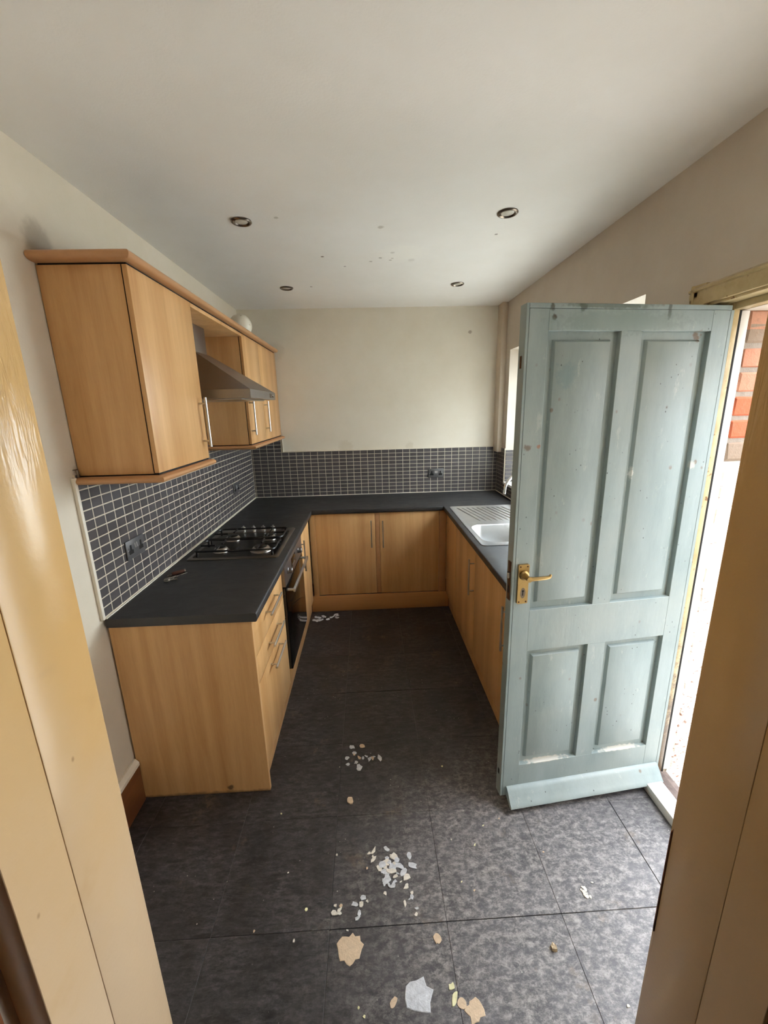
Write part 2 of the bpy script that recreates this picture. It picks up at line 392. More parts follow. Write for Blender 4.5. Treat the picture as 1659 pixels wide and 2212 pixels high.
# ------------------------------------------------------------------ helpers: geometry
class MB:
    def __init__(s): s.b = bmesh.new()
    def box(s, x0, x1, y0, y1, z0, z1, bev=0.0, seg=2):
        vs = [s.b.verts.new((x, y, z)) for x in (x0, x1) for y in (y0, y1) for z in (z0, z1)]
        fs = [(0, 1, 3, 2), (4, 6, 7, 5), (0, 4, 5, 1), (2, 3, 7, 6), (0, 2, 6, 4), (1, 5, 7, 3)]
        F = [s.b.faces.new([vs[i] for i in f]) for f in fs]
        if bev:
            es = list({e for f in F for e in f.edges})
            bmesh.ops.bevel(s.b, geom=es, offset=bev, segments=seg, profile=0.5, affect='EDGES')
        return s
    def tube(s, pts, r, n=10, closed=False, caps=True):
        pts = [Vector(p) for p in pts]
        rs = r if isinstance(r, (list, tuple)) else [r] * len(pts)
        rings = []
        up = None
        L = len(pts)
        for i, p in enumerate(pts):
            a = pts[(i - 1) % L] if (closed or i > 0) else p
            c = pts[(i + 1) % L] if (closed or i < L - 1) else p
            d = (c - a).normalized()
            if up is None:
                up = Vector((0, 0, 1)) if abs(d.z) < 0.9 else Vector((1, 0, 0))
            x = d.cross(up).normalized(); y = x.cross(d).normalized(); up = y
            rings.append([s.b.verts.new(p + x * (rs[i] * math.cos(2 * PI * j / n)) + y * (rs[i] * math.sin(2 * PI * j / n))) for j in range(n)])
        for i in range(L if closed else L - 1):
            A, B = rings[i], rings[(i + 1) % L]
            for j in range(n):
                s.b.faces.new((A[j], A[(j + 1) % n], B[(j + 1) % n], B[j]))
        if caps and not closed:
            s.b.faces.new(rings[0][::-1]); s.b.faces.new(rings[-1])
        return s
    def lathe(s, c, prof, n=24, axis='z', caps=True):
        c = Vector(c); rings = []
        for r, h in prof:
            ring = []
            for j in range(n):
                a = 2 * PI * j / n; u, v = r * math.cos(a), r * math.sin(a)
                q = {'z': (u, v, h), 'x': (h, u, v), 'y': (u, h, v)}[axis]
                ring.append(s.b.verts.new(c + Vector(q)))
            rings.append(ring)
        for A, B in zip(rings, rings[1:]):
            for j in range(n): s.b.faces.new((A[j], A[(j + 1) % n], B[(j + 1) % n], B[j]))
        if caps:
            s.b.faces.new(rings[0][::-1]); s.b.faces.new(rings[-1])
        return s
    def loft(s, loops, cap0=False, cap1=True):
        rings = [[s.b.verts.new(p) for p in l] for l in loops]
        n = len(rings[0])
        for A, B in zip(rings, rings[1:]):
            for j in range(n): s.b.faces.new((A[j], A[(j + 1) % n], B[(j + 1) % n], B[j]))
        if cap0: s.b.faces.new(rings[0][::-1])
        if cap1: s.b.faces.new(rings[-1])
        return s
    def prism(s, poly, axis, a, b):
        def P(u, v, w): return {'x': (w, u, v), 'y': (u, w, v), 'z': (u, v, w)}[axis]
        A = [s.b.verts.new(P(u, v, a)) for u, v in poly]; B = [s.b.verts.new(P(u, v, b)) for u, v in poly]
        n = len(poly)
        for j in range(n): s.b.faces.new((A[j], A[(j + 1) % n], B[(j + 1) % n], B[j]))
        s.b.faces.new(A[::-1]); s.b.faces.new(B)
        return s
    def sphere(s, c, r, n=28):
        bmesh.ops.create_uvsphere(s.b, u_segments=n, v_segments=n // 2, radius=r, matrix=Matrix.Translation(c))
        return s

def rrect(x0, x1, y0, y1, r, z, n=5):
    pts = []
    for cx, cy, a0 in ((x1 - r, y1 - r, 0), (x0 + r, y1 - r, 90), (x0 + r, y0 + r, 180), (x1 - r, y0 + r, 270)):
        for i in range(n + 1):
            a = math.radians(a0 + 90 * i / n)
            pts.append((cx + r * math.cos(a), cy + r * math.sin(a), z))
    return pts

ROOT = {}
def mesh(mb, mat, smooth=35):
    b = mb.b
    bmesh.ops.recalc_face_normals(b, faces=b.faces[:])
    me = bpy.data.meshes.new('mesh'); b.to_mesh(me); b.free()
    for m in (mat if isinstance(mat, (list, tuple)) else [mat]): me.materials.append(M[m] if isinstance(m, str) else m)
    if smooth:
        for p in me.polygons: p.use_smooth = True
        me.set_sharp_from_angle(angle=math.radians(smooth))
    return me
def link(name, me, parent=None):
    o = bpy.data.objects.new(name, me); COL.objects.link(o)
    if me: me.name = name
    if parent:
        o.parent = parent; ROOT[o.name] = ROOT.get(parent.name, Matrix())
    return o
def part(name, mb, mat, parent=None, local=False, smooth=35, label=None):
    """one mesh object; shapes are given in world coordinates unless local"""
    if parent and not local:
        bmesh.ops.transform(mb.b, matrix=ROOT.get(parent.name, Matrix()).inverted(), verts=mb.b.verts[:])
    o = link(name, mesh(mb, mat, smooth), parent)
    if label: o['label'] = label
    return o
def thing(name, label, cat, loc=(0, 0, 0), rotz=0.0, group=None, kind=None):
    o = bpy.data.objects.new(name, None); COL.objects.link(o)
    o.empty_display_size = 0.05
    o.location = loc; o.rotation_euler = (0, 0, rotz)
    ROOT[o.name] = Matrix.Translation(loc) @ Matrix.Rotation(rotz, 4, 'Z')
    tag(o, label, cat, group, kind)
    return o
def tag(o, label, cat, group=None, kind=None):
    o['label'] = label; o['category'] = cat
    if group: o['group'] = group
    if kind: o['kind'] = kind
    return o
def solo(name, mb, mat, label, cat, group=None, smooth=35, origin=None):
    """a thing that is one mesh, its origin moved to where it stands"""
    if origin is None:
        vs = [v.co.copy() for v in mb.b.verts]
        origin = (sum(v.x for v in vs) / len(vs), sum(v.y for v in vs) / len(vs), min(v.z for v in vs))
    bmesh.ops.transform(mb.b, matrix=Matrix.Translation(origin).inverted(), verts=mb.b.verts[:])
    o = link(name, mesh(mb, mat, smooth)); o.location = origin
    return tag(o, label, cat, group)
def struct(name, mb, mat, label, cat, smooth=35):
    o = link(name, mesh(mb, mat, smooth)); ROOT[o.name] = Matrix()
    return tag(o, label, cat, None, 'structure')

# ------------------------------------------------------------------ room shell
XL, XR, YB, ZC = -1.088, 1.244, 3.902, 2.5604
floor = struct('floor', MB().box(-1.2, 1.25, 0.28, 4.0, -0.08, -0.003), 'subfloor', 'dark slate-look tiled kitchen floor', 'floor')
ceiling = struct('ceiling', MB().box(-1.3, 1.55, 0.31, 4.1, ZC, ZC + 0.1), 'ceiling', 'plain off-white ceiling with brown specks and stains', 'ceiling')
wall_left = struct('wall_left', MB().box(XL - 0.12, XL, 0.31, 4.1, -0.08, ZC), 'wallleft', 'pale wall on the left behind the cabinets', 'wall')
wall_back = struct('wall_back', MB().box(-1.3, 1.25, YB, YB + 0.15, -0.08, ZC), 'cream', 'dirty cream back wall above the tiled splashback', 'wall')
# right wall: inner skin and outer brick skin, with the door and window openings
b = MB()
def skin(x0, x1, d0, d1, dz, w0, w1, wz0, wz1):
    b.box(x0, x1, 0.28, d0, -0.1, ZC); b.box(x0, x1, d0, d1, dz, ZC); b.box(x0, x1, d1, w0, -0.1, ZC)
    b.box(x0, x1, w0, w1, -0.1, wz0); b.box(x0, x1, w0, w1, wz1, ZC); b.box(x0, x1, w1, 4.1, -0.1, ZC)
skin(XR, 1.345, 0.66, 1.60, 2.075, 1.93, 3.68, 1.008, 2.165)
skin(1.345, 1.52, 0.73, 1.545, 2.012, 1.93, 3.68, 1.008, 2.165)
wall_right = struct('wall_right', b, 'wallright', 'dusty cream wall on the right with the yard door and the window', 'wall')
# front wall with the doorway the picture is taken through
b = MB()
b.box(-1.3, -0.42, 0.31, 0.50, -0.08, ZC); b.box(0.51, 1.3, 0.31, 0.50, -0.08, ZC); b.box(-0.42, 0.51, 0.31, 0.50, 2.16, ZC)
struct('wall_front', b, 'cream', 'wall around the inner doorway the view is taken through', 'wall')
# room behind the viewpoint
struct('wall_rear', MB().box(-1.7, 1.7, -2.6, -2.5, -0.08, ZC), 'hall', 'rear wall of the room behind the doorway', 'wall')
struct('wall_rear_left', MB().box(-1.7, -1.6, -2.5, 0.31, -0.08, ZC), 'hall', 'left wall of the room behind the doorway', 'wall')
struct('wall_rear_right', MB().box(1.6, 1.7, -2.5, 0.31, -0.08, ZC), 'hall', 'right wall of the room behind the doorway', 'wall')
b = MB(); b.box(-1.7, -1.3, 0.31, 0.4, -0.08, ZC); b.box(1.3, 1.7, 0.31, 0.4, -0.08, ZC)
struct('wall_rear_front', b, 'hall', 'short return walls beside the inner doorway', 'wall')
struct('ceiling_rear', MB().box(-1.7, 1.7, -2.6, 0.31, ZC, ZC + 0.1), 'hall', 'ceiling of the room behind the doorway', 'ceiling')
struct('floor_rear', MB().box(-1.7, 1.7, -2.6, 0.28, -0.08, -0.002), 'hallfloor', 'dark floor of the room behind the doorway', 'floor')

# floor tiles, laid 0.4 m apart
for i in range(-1, 7):
    for j in range(-1, 7):
        x0, x1 = -1.38 + 0.3990 * i + 0.3990, -1.38 + 0.3990 * i + 0.798
        y0, y1 = 0.615 + 0.399 * j, 1.014 + 0.399 * j
        x0 = max(x0, XL + 0.001); x1 = min(x1, 1.204); y0 = max(y0, 0.30); y1 = min(y1, 3.34)
        if x1 - x0 < 0.05 or y1 - y0 < 0.05: continue
        gx1 = 0.0022 if abs(x1 - 1.014) < 0.02 and y1 < 1.5 else 0.0006
        gy1 = 0.002 if abs(y1 - 1.014) < 0.01 and -0.2 < x0 < 0.7 else 0.0006
        cx, cy = (x0 + x1) / 2, (y0 + y1) / 2
        dz = R.uniform(-0.0004, 0.0004)
        b = MB().box(x0 - cx + 0.0006, x1 - cx - gx1, y0 - cy + 0.0006, y1 - cy - gy1, -0.003, 0.0, 0.0008, 1)
        o = link('floor_tile', mesh(b, 'slate', 0), floor); o.location = (cx, cy, dz)

b = MB(); b.box(1.0105, 1.0150, 0.62, 1.41, -0.0031, -0.0022); b.box(-0.30, 0.70, 1.0105, 1.0145, -0.0031, -0.0021)
part('open_joint', b, 'jointdark', floor, label='dark open joints between some tiles')
# left splashback
def splash(parent, n_parts, cells, axis, face, grout_boxes, flip=1):
    """cells: (a0, a1, z0, z1) rectangles on the wall; the largest-looking n_parts become objects, the rest one stuff mesh"""
    g = MB()
    for bx in grout_boxes: g.box(*bx)
    sb = part('splashback', g, 'grout', parent)
    cam_p = Vector((0, 0, 1.7069))
    def centre(c): return Vector((face, (c[0] + c[1]) / 2, (c[2] + c[3]) / 2)) if axis == 'x' else Vector(((c[0] + c[1]) / 2, face, (c[2] + c[3]) / 2))
    def size(c):
        p = centre(c); d = p - cam_p
        cosv = abs((d.x if axis == 'x' else d.y)) / d.length
        return (c[1] - c[0]) * (c[3] - c[2]) * cosv / d.length_squared
    cells = sorted(cells, key=lambda c: -size(c))
    cache = {}
    rest = MB()
    for i, c in enumerate(cells):
        w_, h_ = round(c[1] - c[0], 4), round(c[3] - c[2], 4)
        p = centre(c)
        t = 0.003
        if i < n_parts:
            k = (w_, h_)
            if k not in cache:
                q = MB()
                if axis == 'x': q.box(-t, t, -w_ / 2, w_ / 2, -h_ / 2, h_ / 2, 0.0008, 1)
                else: q.box(-w_ / 2, w_ / 2, -t, t, -h_ / 2, h_ / 2, 0.0008, 1)
                cache[k] = mesh(q, 'tile', 0)
            o = bpy.data.objects.new('wall_tile', cache[k]); COL.objects.link(o); o.parent = sb
            o.location = p + Vector([R.uniform(-0.0003, 0.0003) if (a == axis) else 0 for a in 'xyz'])
        else:
            if axis == 'x': rest.box(p.x - t, p.x + t, c[0], c[1], c[2], c[3])
            else: rest.box(c[0], c[1], p.y - t, p.y + t, c[2], c[3])
    if len(cells) > n_parts:
        o = part('wall_tiles', rest, 'tile', sb, smooth=0); o['kind'] = 'stuff'
    return sb
def grid(a_lines, z_lines, gap, keep=lambda *a: True):
    out = []
    for a0, a1 in zip(a_lines, a_lines[1:]):
        for z0, z1 in zip(z_lines, z_lines[1:]):
            c = (a0 + gap / 2, a1 - gap / 2, z0 + gap / 2, z1 - gap / 2)
            if c[1] - c[0] > 0.006 and c[3] - c[2] > 0.006 and keep(*c): out.append(c)
    return out
ya = [1.550] + [1.609 + 0.0667 * i for i in range(35)]
ya = [y for y in ya if y < 3.89] + [3.893]
za = [0.9155 + 0.0401 * i for i in range(0, 15)] + [1.497]
def near_sock(c, sy, sz): return abs((c[0] + c[1]) / 2 - sy) < 0.04 and abs((c[2] + c[3]) / 2 - sz) < 0.02
splash(wall_left, 299, grid(ya, za, 0.0042), 'x', -1.0835, [(XL - 0.001, -1.0811, 1.548, 3.9, 0.905, 1.497)])
xb = [-1.08] + [-1.068 + 0.0667 * i for i in range(36)]
xb = [x for x in xb if x < 1.22] + [1.236]
zb = [0.9125 + 0.0349 * i for i in range(0, 17)]
splash(wall_back, 299, grid(xb, zb, 0.0038, lambda a, c, z, z1: z1 < 1.335 or (c < -0.785 and z1 < 1.47)), 'y', 3.8965,
       [(-1.09, 1.244, 3.8941, YB + 0.001, 0.905, 1.3315), (-1.09, -0.7855, 3.8941, YB + 0.001, 1.3315, 1.47)])
yr = [3.683 + 0.0545 * i for i in range(5)]
zr = [0.9125 + 0.0349 * i for i in range(0, 13)]
yr2 = [1.68 + 0.0667 * i for i in range(31)]
cells = grid(yr, zr, 0.0032) + grid(yr2, [0.9125, 0.9474, 0.9823, 1.008], 0.0032)
splash(wall_right, 160, cells, 'x', 1.2385, [(1.2372, XR + 0.001, 3.68, 3.9, 0.905, 1.331), (1.2372, XR + 0.001, 1.68, 3.68, 0.905, 1.008)])
# tiled lower part of the far window reveal
xv = [1.246 + 0.0625 * i for i in range(4)]
zv = [1.012 + 0.0349 * i for i in range(9)] + [1.318]
splash(wall_right, 60, grid(xv, zv, 0.0034), 'y', 3.675, [(1.244, 1.434, 3.6763, 3.681, 1.01, 1.32)])

# trims
struct('trim_1', MB().box(-1.088, -1.074, 1.533, 1.5485, 0.911, 1.487, 0.003), 'trimwhite', 'cream edging strip at the near end of the left tiles', 'trim')
b = MB(); b.box(-0.787, 1.196, 3.888, 3.903, 1.3315, 1.336, 0.001); b.box(-0.7875, -0.782, 3.888, 3.903, 1.3315, 1.47, 0.001)
struct('trim_2', b, 'trimwhite', 'thin white edging along the top of the back tiles', 'trim')
b = MB(); b.box(-1.079, 1.236, 3.884, 3.894, 0.910, 0.914); b.box(-1.082, -1.072, 1.55, 3.89, 0.910, 0.914); b.box(1.228, 1.238, 1.68, 3.89, 0.910, 0.914)
struct('trim_3', b, 'trimwhite', 'white sealant line between worktop and tiles', 'trim')
struct('trim_4', MB().box(1.195, 1.2445, 3.775, 3.903, 1.291, ZC, 0.004), 'boxing', 'painted pipe boxing in the far right corner', 'boxing')
t = thing('baseboard_left', 'brown wooden skirting board with white cap left of the end panel', 'skirting', (-1.08, 1.0, 0), kind='structure')
part('board', MB().box(-1.087, -1.066, 0.505, 1.553, 0.0, 0.190, 0.002), 'brownwood', t)
part('capping', MB().prism([(-1.087, 0.190), (-1.064, 0.190), (-1.064, 0.205), (-1.070, 0.212), (-1.078, 0.222), (-1.087, 0.222)], 'y', 0.505, 1.553), 'trimwhite', t, label='white moulded capping strip')

# inner doorway lining, left and right, where the camera looks through
t = thing('trim_5', 'cream gloss-painted door lining on the left of the inner doorway', 'door lining', (-0.40, 0.45, 0), kind='structure')
part('stop', MB().box(-0.425, -0.385, 0.405, 0.5105, -0.002, 2.16, 0.0018, 2), 'lining', t)
part('jamb', MB().box(-0.425, -0.3862, 0.332, 0.4055, -0.002, 2.16, 0.0006, 1), 'lining', t)
part('architrave', MB().box(-0.50, -0.4255, 0.5002, 0.512, -0.002, 2.22, 0.002, 2), 'lining', t)
part('crack', MB().prism([(-0.3852, 0.0), (-0.3848, 0.0), (-0.3848, 0.60), (-0.3852, 0.63)], 'y', 0.5030, 0.5042), 'hole', t)
part('outer_architrave', MB().box(-0.50, -0.402, 0.290, 0.3085, -0.002, 2.22, 0.006, 3), 'brownwood', t, label='brown wooden architrave')
part('packer', MB().box(-0.50, -0.425, 0.3095, 0.50, -0.002, 2.16), 'brownwood', t)
t = thing('trim_6', 'door lining in shadow on the right of the inner doorway', 'door lining', (0.49, 0.45, 0), kind='structure')
part('stop', MB().box(0.472, 0.51, 0.400, 0.4985, -0.002, 2.16, 0.0018, 2), 'lining', t)
part('jamb', MB().box(0.4732, 0.51, 0.325, 0.4005, -0.002, 2.16, 0.0006, 1), 'lining', t)
part('architrave', MB().box(0.4805, 0.58, 0.5005, 0.512, -0.002, 2.22, 0.002, 2), 'lining', t)
part('draught_strip', MB().prism([(0.4703, 0.815), (0.4712, 0.808), (0.478, 0.808), (0.478, 1.04), (0.4703, 1.03)], 'y', 0.4987, 0.5003), 'brownwood', t, label='thin dark strip along the far edge')
part('outer_architrave', MB().box(0.486, 0.58, 0.290, 0.3085, -0.002, 2.22, 0.006, 3), 'lining', t)
t = thing('trim_7', 'lining across the head of the inner doorway', 'door lining', (0.05, 0.45, 2.12), kind='structure')
part('head', MB().box(-0.425, 0.51, 0.31, 0.50, 2.125, 2.16, 0.004), 'lining', t)

# yard door frame
t = thing('trim_8', 'yellowed cream frame and architrave around the yard door', 'door frame', (1.3, 1.58, 0), kind='structure')
b = MB(); b.box(1.246, 1.345, 1.560, 1.599, -0.02, 2.074, 0.002); b.box(1.302, 1.325, 1.517, 1.561, -0.02, 2.04, 0.003); b.box(1.3255, 1.345, 1.530, 1.561, -0.02, 2.04)
part('hinge_jamb', b, 'frame', t)
part('dark_gap_strip', MB().box(1.3258, 1.3345, 1.519, 1.5295, -0.01, 2.012, 0.001), 'hole', t)  # black strip, shade of the gap beside the stop put into colour
b = MB(); b.box(1.246, 1.345, 0.661, 0.70, -0.02, 2.074, 0.002); b.box(1.302, 1.345, 0.699, 0.735, -0.02, 2.04, 0.003)
part('latch_jamb', b, 'frame', t)
b = MB(); b.box(1.246, 1.345, 0.70, 1.560, 2.036, 2.074, 0.002); b.box(1.302, 1.345, 0.735, 1.517, 2.013, 2.037, 0.003)
part('head', b, 'frame', t)
ap = [(0.0, 0.0), (0.0, 0.014), (0.010, 0.016), (0.030, 0.020), (0.046, 0.020), (0.049, 0.026), (0.056, 0.026), (0.064, 0.016), (0.070, 0.0)]
part('architrave', MB().prism([(XR - h + 0.001, 2.045 + a) for a, h in ap], 'y', 0.61, 1.640), 'frame', t)
part('architrave', MB().prism([(XR - h + 0.001, 1.572 + a) for a, h in ap], 'z', 0.0, 2.115), 'frame', t)
part('architrave', MB().prism([(XR - h + 0.001, 0.690 - a) for a, h in ap], 'z', 0.0, 2.115), 'frame', t)
t = thing('trim_9', 'timber threshold under the yard door, white strip and dark weathered sill', 'threshold', (1.27, 1.1, 0), kind='structure')
part('white_strip', MB().box(1.206, 1.282, 0.70, 1.558, -0.003, 0.040, 0.004), 'white_frame', t, label='pale painted inner strip')
part('sill', MB().prism([(1.284, -0.02), (1.284, 0.036), (1.312, 0.040), (1.318, 0.026), (1.345, 0.024), (1.352, 0.02), (1.352, -0.02)], 'y', 0.70, 1.5165), 'weathered', t, label='dark weathered outer sill')

# brick reveal on the hinge side, painted white up to 1.48 m
cache = {}
for i in range(25):
    z0 = -0.055 + 0.0852 * i
    red = z0 > 1.47
    wdt = 0.128 if i % 2 else 0.118
    q = MB().box(-wdt / 2, wdt / 2, -0.012, 0.012, 0.0, 0.068, 0.006, 1)
    for v in q.b.verts: v.co += Vector((R.uniform(-.003, .003), R.uniform(-.002, .002), R.uniform(-.002, .002)))
    z1 = min(z0, 2.012 - 0.068)
    mname = 'brickwhite' if not red else ('brickgrey' if i in (18, 23) else 'brickred' if i in (19, 20) else 'brick')
    o = link('brick', mesh(q, mname, 0), wall_right); o.location = (1.378 + wdt / 2, 1.543, z1)
part('mortar', MB().box(1.366, 1.52, 1.5375, 1.5455, 1.474, 2.011), 'mortar', wall_right)
part('painted_mortar', MB().box(1.366, 1.52, 1.5355, 1.5455, -0.1, 1.474), 'brickwhite', wall_right)
part('painted_fillet', MB().box(1.3352, 1.368, 1.524, 1.5298, 0.03, 2.011, 0.002), 'white_frame', wall_right, label='white painted strip beside the bricks')

# window
t = thing('window_1', 'white framed window above the sink, mostly hidden by the open door', 'window', (1.45, 2.8, 1.01), kind='structure')
b = MB()
for bx in ((1.43, 1.48, 1.931, 1.985, 1.03, 2.164), (1.43, 1.48, 3.625, 3.679, 1.03, 2.164), (1.43, 1.48, 1.985, 3.625, 2.11, 2.164), (1.43, 1.48, 1.985, 3.625, 1.03, 1.085)): b.box(*bx, 0.003)
part('window_frame', b, 'white_frame', t)
part('mullion', MB().box(1.43, 1.48, 2.50, 2.55, 1.085, 2.11, 0.003), 'white_frame', t)
part('mullion', MB().box(1.43, 1.48, 3.06, 3.11, 1.085, 2.11, 0.003), 'white_frame', t)
for y0, y1 in ((1.985, 2.50), (2.55, 3.06), (3.11, 3.625)):
    part('pane', MB().box(1.452, 1.456, y0, y1, 1.085, 2.11), 'glass', t)
part('window_sill', MB().box(1.232, 1.44, 1.932, 3.674, 1.0085, 1.03, 0.005), 'white_frame', t)

# outside
struct('ground', MB().box(1.25, 9.0, -6.0, 12.0, -0.22, -0.12), 'concrete', 'concrete yard outside the door', 'ground')
struct('wall_yard_unseen', MB().box(4.6, 4.8, 1.6, 12.0, -0.12, 1.5), 'yardwall', 'unseen low white yard wall, shaped for light through the window', 'wall')  # unseen; kept low and white so more light reaches the window
struct('wall_sky_blocker', MB().box(3.0, 6.0, -7.0, 1.4, -0.12, 3.0), 'sky_blocker', 'unseen grey wall added across the yard to block sky light at the door', 'wall')  # unseen wall added to cut the sky light on the open door

# ------------------------------------------------------------------ the open door
ANG = math.atan2(0.0858, 0.7699)
D = thing('door_1', 'open pale blue four-panel wooden door with brass lever handle and weather bar', 'door', (0.5296, 1.4244, 0.0), ANG, kind='structure')
T = 0.044
def dpart(name, mb, mat, parent=None, label=None, smooth=35): return part(name, mb, mat, parent or D, True, smooth, label)
dpart('stile', MB().box(0.0105, 0.080, 0, T, 0.045, 2.0095, 0.0012, 1), 'door')
dpart('lipping', MB().box(0, 0.0100, 0.0003, T, 0.045, 2.026, 0.0012, 1), 'door')
dpart('lipping', MB().box(0.0101, 0.7646, 0.0003, T, 2.0105, 2.026, 0.0012, 1), 'door')
dpart('lipping', MB().box(0.7605, 0.7747, 0.0003, T, 0.045, 2.0103, 0.0012, 1), 'door')
dpart('stile', MB().box(0.692, 0.7597, 0, T, 0.045, 2.0095, 0.0012, 1), 'door')
dpart('rail', MB().box(0.0795, 0.6925, 0.0001, T, 0.045, 0.196, 0.0012, 1), 'door')
dpart('rail', MB().box(0.0795, 0.6925, 0.0001, T, 0.752, 0.930, 0.0012, 1), 'door')
dpart('rail', MB().box(0.0795, 0.6925, 0.0001, T, 1.942, 2.0095, 0.0012, 1), 'door')
dpart('muntin', MB().box(0.346, 0.424, 0.0002, T, 0.1955, 0.7525, 0.0012, 1), 'door')
dpart('muntin', MB().box(0.346, 0.424, 0.0002, T, 0.9295, 1.9425, 0.0012, 1), 'door')
def panel(x0, x1, z0, z1):
    def rc(i, y): return [(x0 + i, y, z0 + i), (x1 - i, y, z0 + i), (x1 - i, y, z1 - i), (x0 + i, y, z1 - i)]
    b = MB().loft([rc(-0.004, 0.034), rc(-0.004, 0.0205), rc(0.0255, 0.0195), rc(0.027, 0.017), rc(0.032, 0.0085), rc(0.034, 0.0075)], True, True)
    dpart('panel', b, 'door')
for bx in ((0.08, 0.346, 0.93, 1.942), (0.424, 0.692, 0.93, 1.942), (0.08, 0.346, 0.196, 0.752), (0.424, 0.692, 0.196, 0.752)): panel(*bx)
dpart('weatherboard', MB().prism([(-0.0005, 0.094), (-0.010, 0.092), (-0.020, 0.082), (-0.032, 0.066), (-0.047, 0.046), (-0.056, 0.038), (-0.058, 0.030), (-0.052, 0.024), (-0.040, 0.026), (-0.0005, 0.052)], 'x', 0.026, 0.757), 'door', label='sloping weather bar along the bottom')
M['brass'] = plain('aged_brass', (176, 148, 98), 0.33, 1.0, 0.12, 40, 0.05, 120)
H = dpart('door_handle', MB().prism([(0.021, 0.971), (0.024, 0.968), (0.0605, 0.968), (0.0635, 0.971), (0.0635, 1.124), (0.0605, 1.127), (0.024, 1.127), (0.021, 1.124)], 'y', -0.009, 0.0005), 'brass', label='brass lever handle on a long backplate')
b = MB().lathe((0.0425, -0.009, 1.085), [(0.019, 0), (0.0185, -0.006), (0.012, -0.010), (0.0095, -0.02), (0.009, -0.038), (0.0105, -0.046)], 20, 'y')
b.tube([(0.040, -0.046, 1.0845), (0.055, -0.049, 1.0845), (0.08, -0.050, 1.0845), (0.11, -0.049, 1.085), (0.124, -0.048, 1.086), (0.129, -0.046, 1.090), (0.130, -0.045, 1.095)], [0.0095, 0.0085, 0.0075, 0.007, 0.0065, 0.0055, 0.0042], 10)
dpart('lever', b, 'brass', H)
for u, z in ((0.028, 1.119), (0.0565, 1.119), (0.028, 0.976), (0.0565, 0.976)):
    dpart('screw', MB().lathe((u, -0.0088, z), [(0.0034, 0), (0.0034, -0.0012), (0.002, -0.0016)], 10, 'y'), 'rust', H)
b = MB().lathe((0.0425, -0.0088, 1.020), [(0.0045, 0), (0.0045, -0.0009)], 12, 'y'); b.box(0.0405, 0.0445, -0.0097, -0.0088, 1.002, 1.018)
dpart('keyhole', b, 'hole', H)
dpart('escutcheon_wear', MB().prism([(0.0425 + 0.0105 * math.cos(a * PI / 8) , 1.012 + 0.022 * math.sin(a * PI / 8)) for a in range(16)], 'y', -0.0092, -0.0085), 'nickel', H)
L_ = dpart('lock_plate', MB().box(-0.0015, 0.002, 0.010, 0.034, 0.976, 1.134, 0.0006), 'rust', label='rusty mortice lock plate on the door edge')
dpart('latch', MB().prism([(-0.012, 0.013), (-0.0015, 0.013), (-0.0015, 0.030), (-0.006, 0.030)], 'z', 1.068, 1.09), 'nickel', L_)
dpart('bolt_slot', MB().box(-0.0018, -0.001, 0.017, 0.027, 1.004, 1.034), 'hole', L_)
dpart('mortice', MB().box(-0.0012, 0.001, 0.017, 0.029, 1.826, 1.866), 'rust', label='old brown mortice slot near the top')
dpart('mortice', MB().box(-0.0012, 0.001, 0.018, 0.030, 0.145, 0.17), 'hole')
for z in (0.25, 1.05, 1.82):
    h = dpart('hinge', MB().lathe((0.7790, 0.006, z), [(0.0035, 0), (0.0035, 0.085)], 10), 'frame')
# rear handle of the door
H2 = dpart('rear_handle', MB().box(0.021, 0.0635, T - 0.0005, T + 0.009, 0.968, 1.127, 0.002), 'brass')
dpart('lever', MB().tube([(0.042, T + 0.008, 1.085), (0.042, T + 0.045, 1.085), (0.06, T + 0.05, 1.085), (0.13, T + 0.048, 1.087)], 0.008, 10), 'brass', H2)

# ------------------------------------------------------------------ worktop
b = MB()
xs = [-1.0795, -1.0, -0.53, -0.4757, 0.6152, 0.675, 1.09, 1.2362]
ys = [1.5466, 1.66, 2.215, 2.30, 2.72, 2.76, 3.2921, 3.8935]
V = {}
def vert(i, j):
    if (i, j) not in V: V[i, j] = b.b.verts.new((xs[i], ys[j], 0.91))
    return V[i, j]
tops = []
for i in range(7):
    for j in range(7):
        cx, cy = (xs[i] + xs[i + 1]) / 2, (ys[j] + ys[j + 1]) / 2
        inside = cx < -0.4757 or cy > 3.2921 or (cx > 0.6152 and cy > 1.66)
        if -1.0 < cx < -0.53 and 2.215 < cy < 2.76: inside = False
        if 0.675 < cx < 1.09 and 2.30 < cy < 2.72: inside = False
        if inside: tops.append(b.b.faces.new((vert(i, j), vert(i + 1, j), vert(i + 1, j + 1), vert(i, j + 1))))
r = bmesh.ops.extrude_face_region(b.b, geom=tops)
for v in r['geom']:
    if isinstance(v, bmesh.types.BMVert): v.co.z = 0.872
bmesh.ops.recalc_face_normals(b.b, faces=b.b.faces[:])
es = []
for e in b.b.edges:
    if len(e.link_faces) != 2 or abs(e.verts[0].co.z - e.verts[1].co.z) > 0.001: continue
    if e.link_faces[0].normal.dot(e.link_faces[1].normal) > 0.5: continue
    m = (e.verts[0].co + e.verts[1].co) / 2
    front = (abs(m.x + 0.4757) < 0.001 and m.y < 3.2921) or (abs(m.x - 0.6152) < 0.001 and m.y < 3.2921) or (abs(m.y - 3.2921) < 0.001)
    if front: es.append(e)
bmesh.ops.bevel(b.b, geom=es, offset=0.007, segments=3, profile=0.5, affect='EDGES', clamp_overlap=True)
solo('worktop', b, 'worktop', 'black slate-effect worktop running in a U along three walls', 'worktop', origin=(0, 3.6, 0.872), smooth=40)

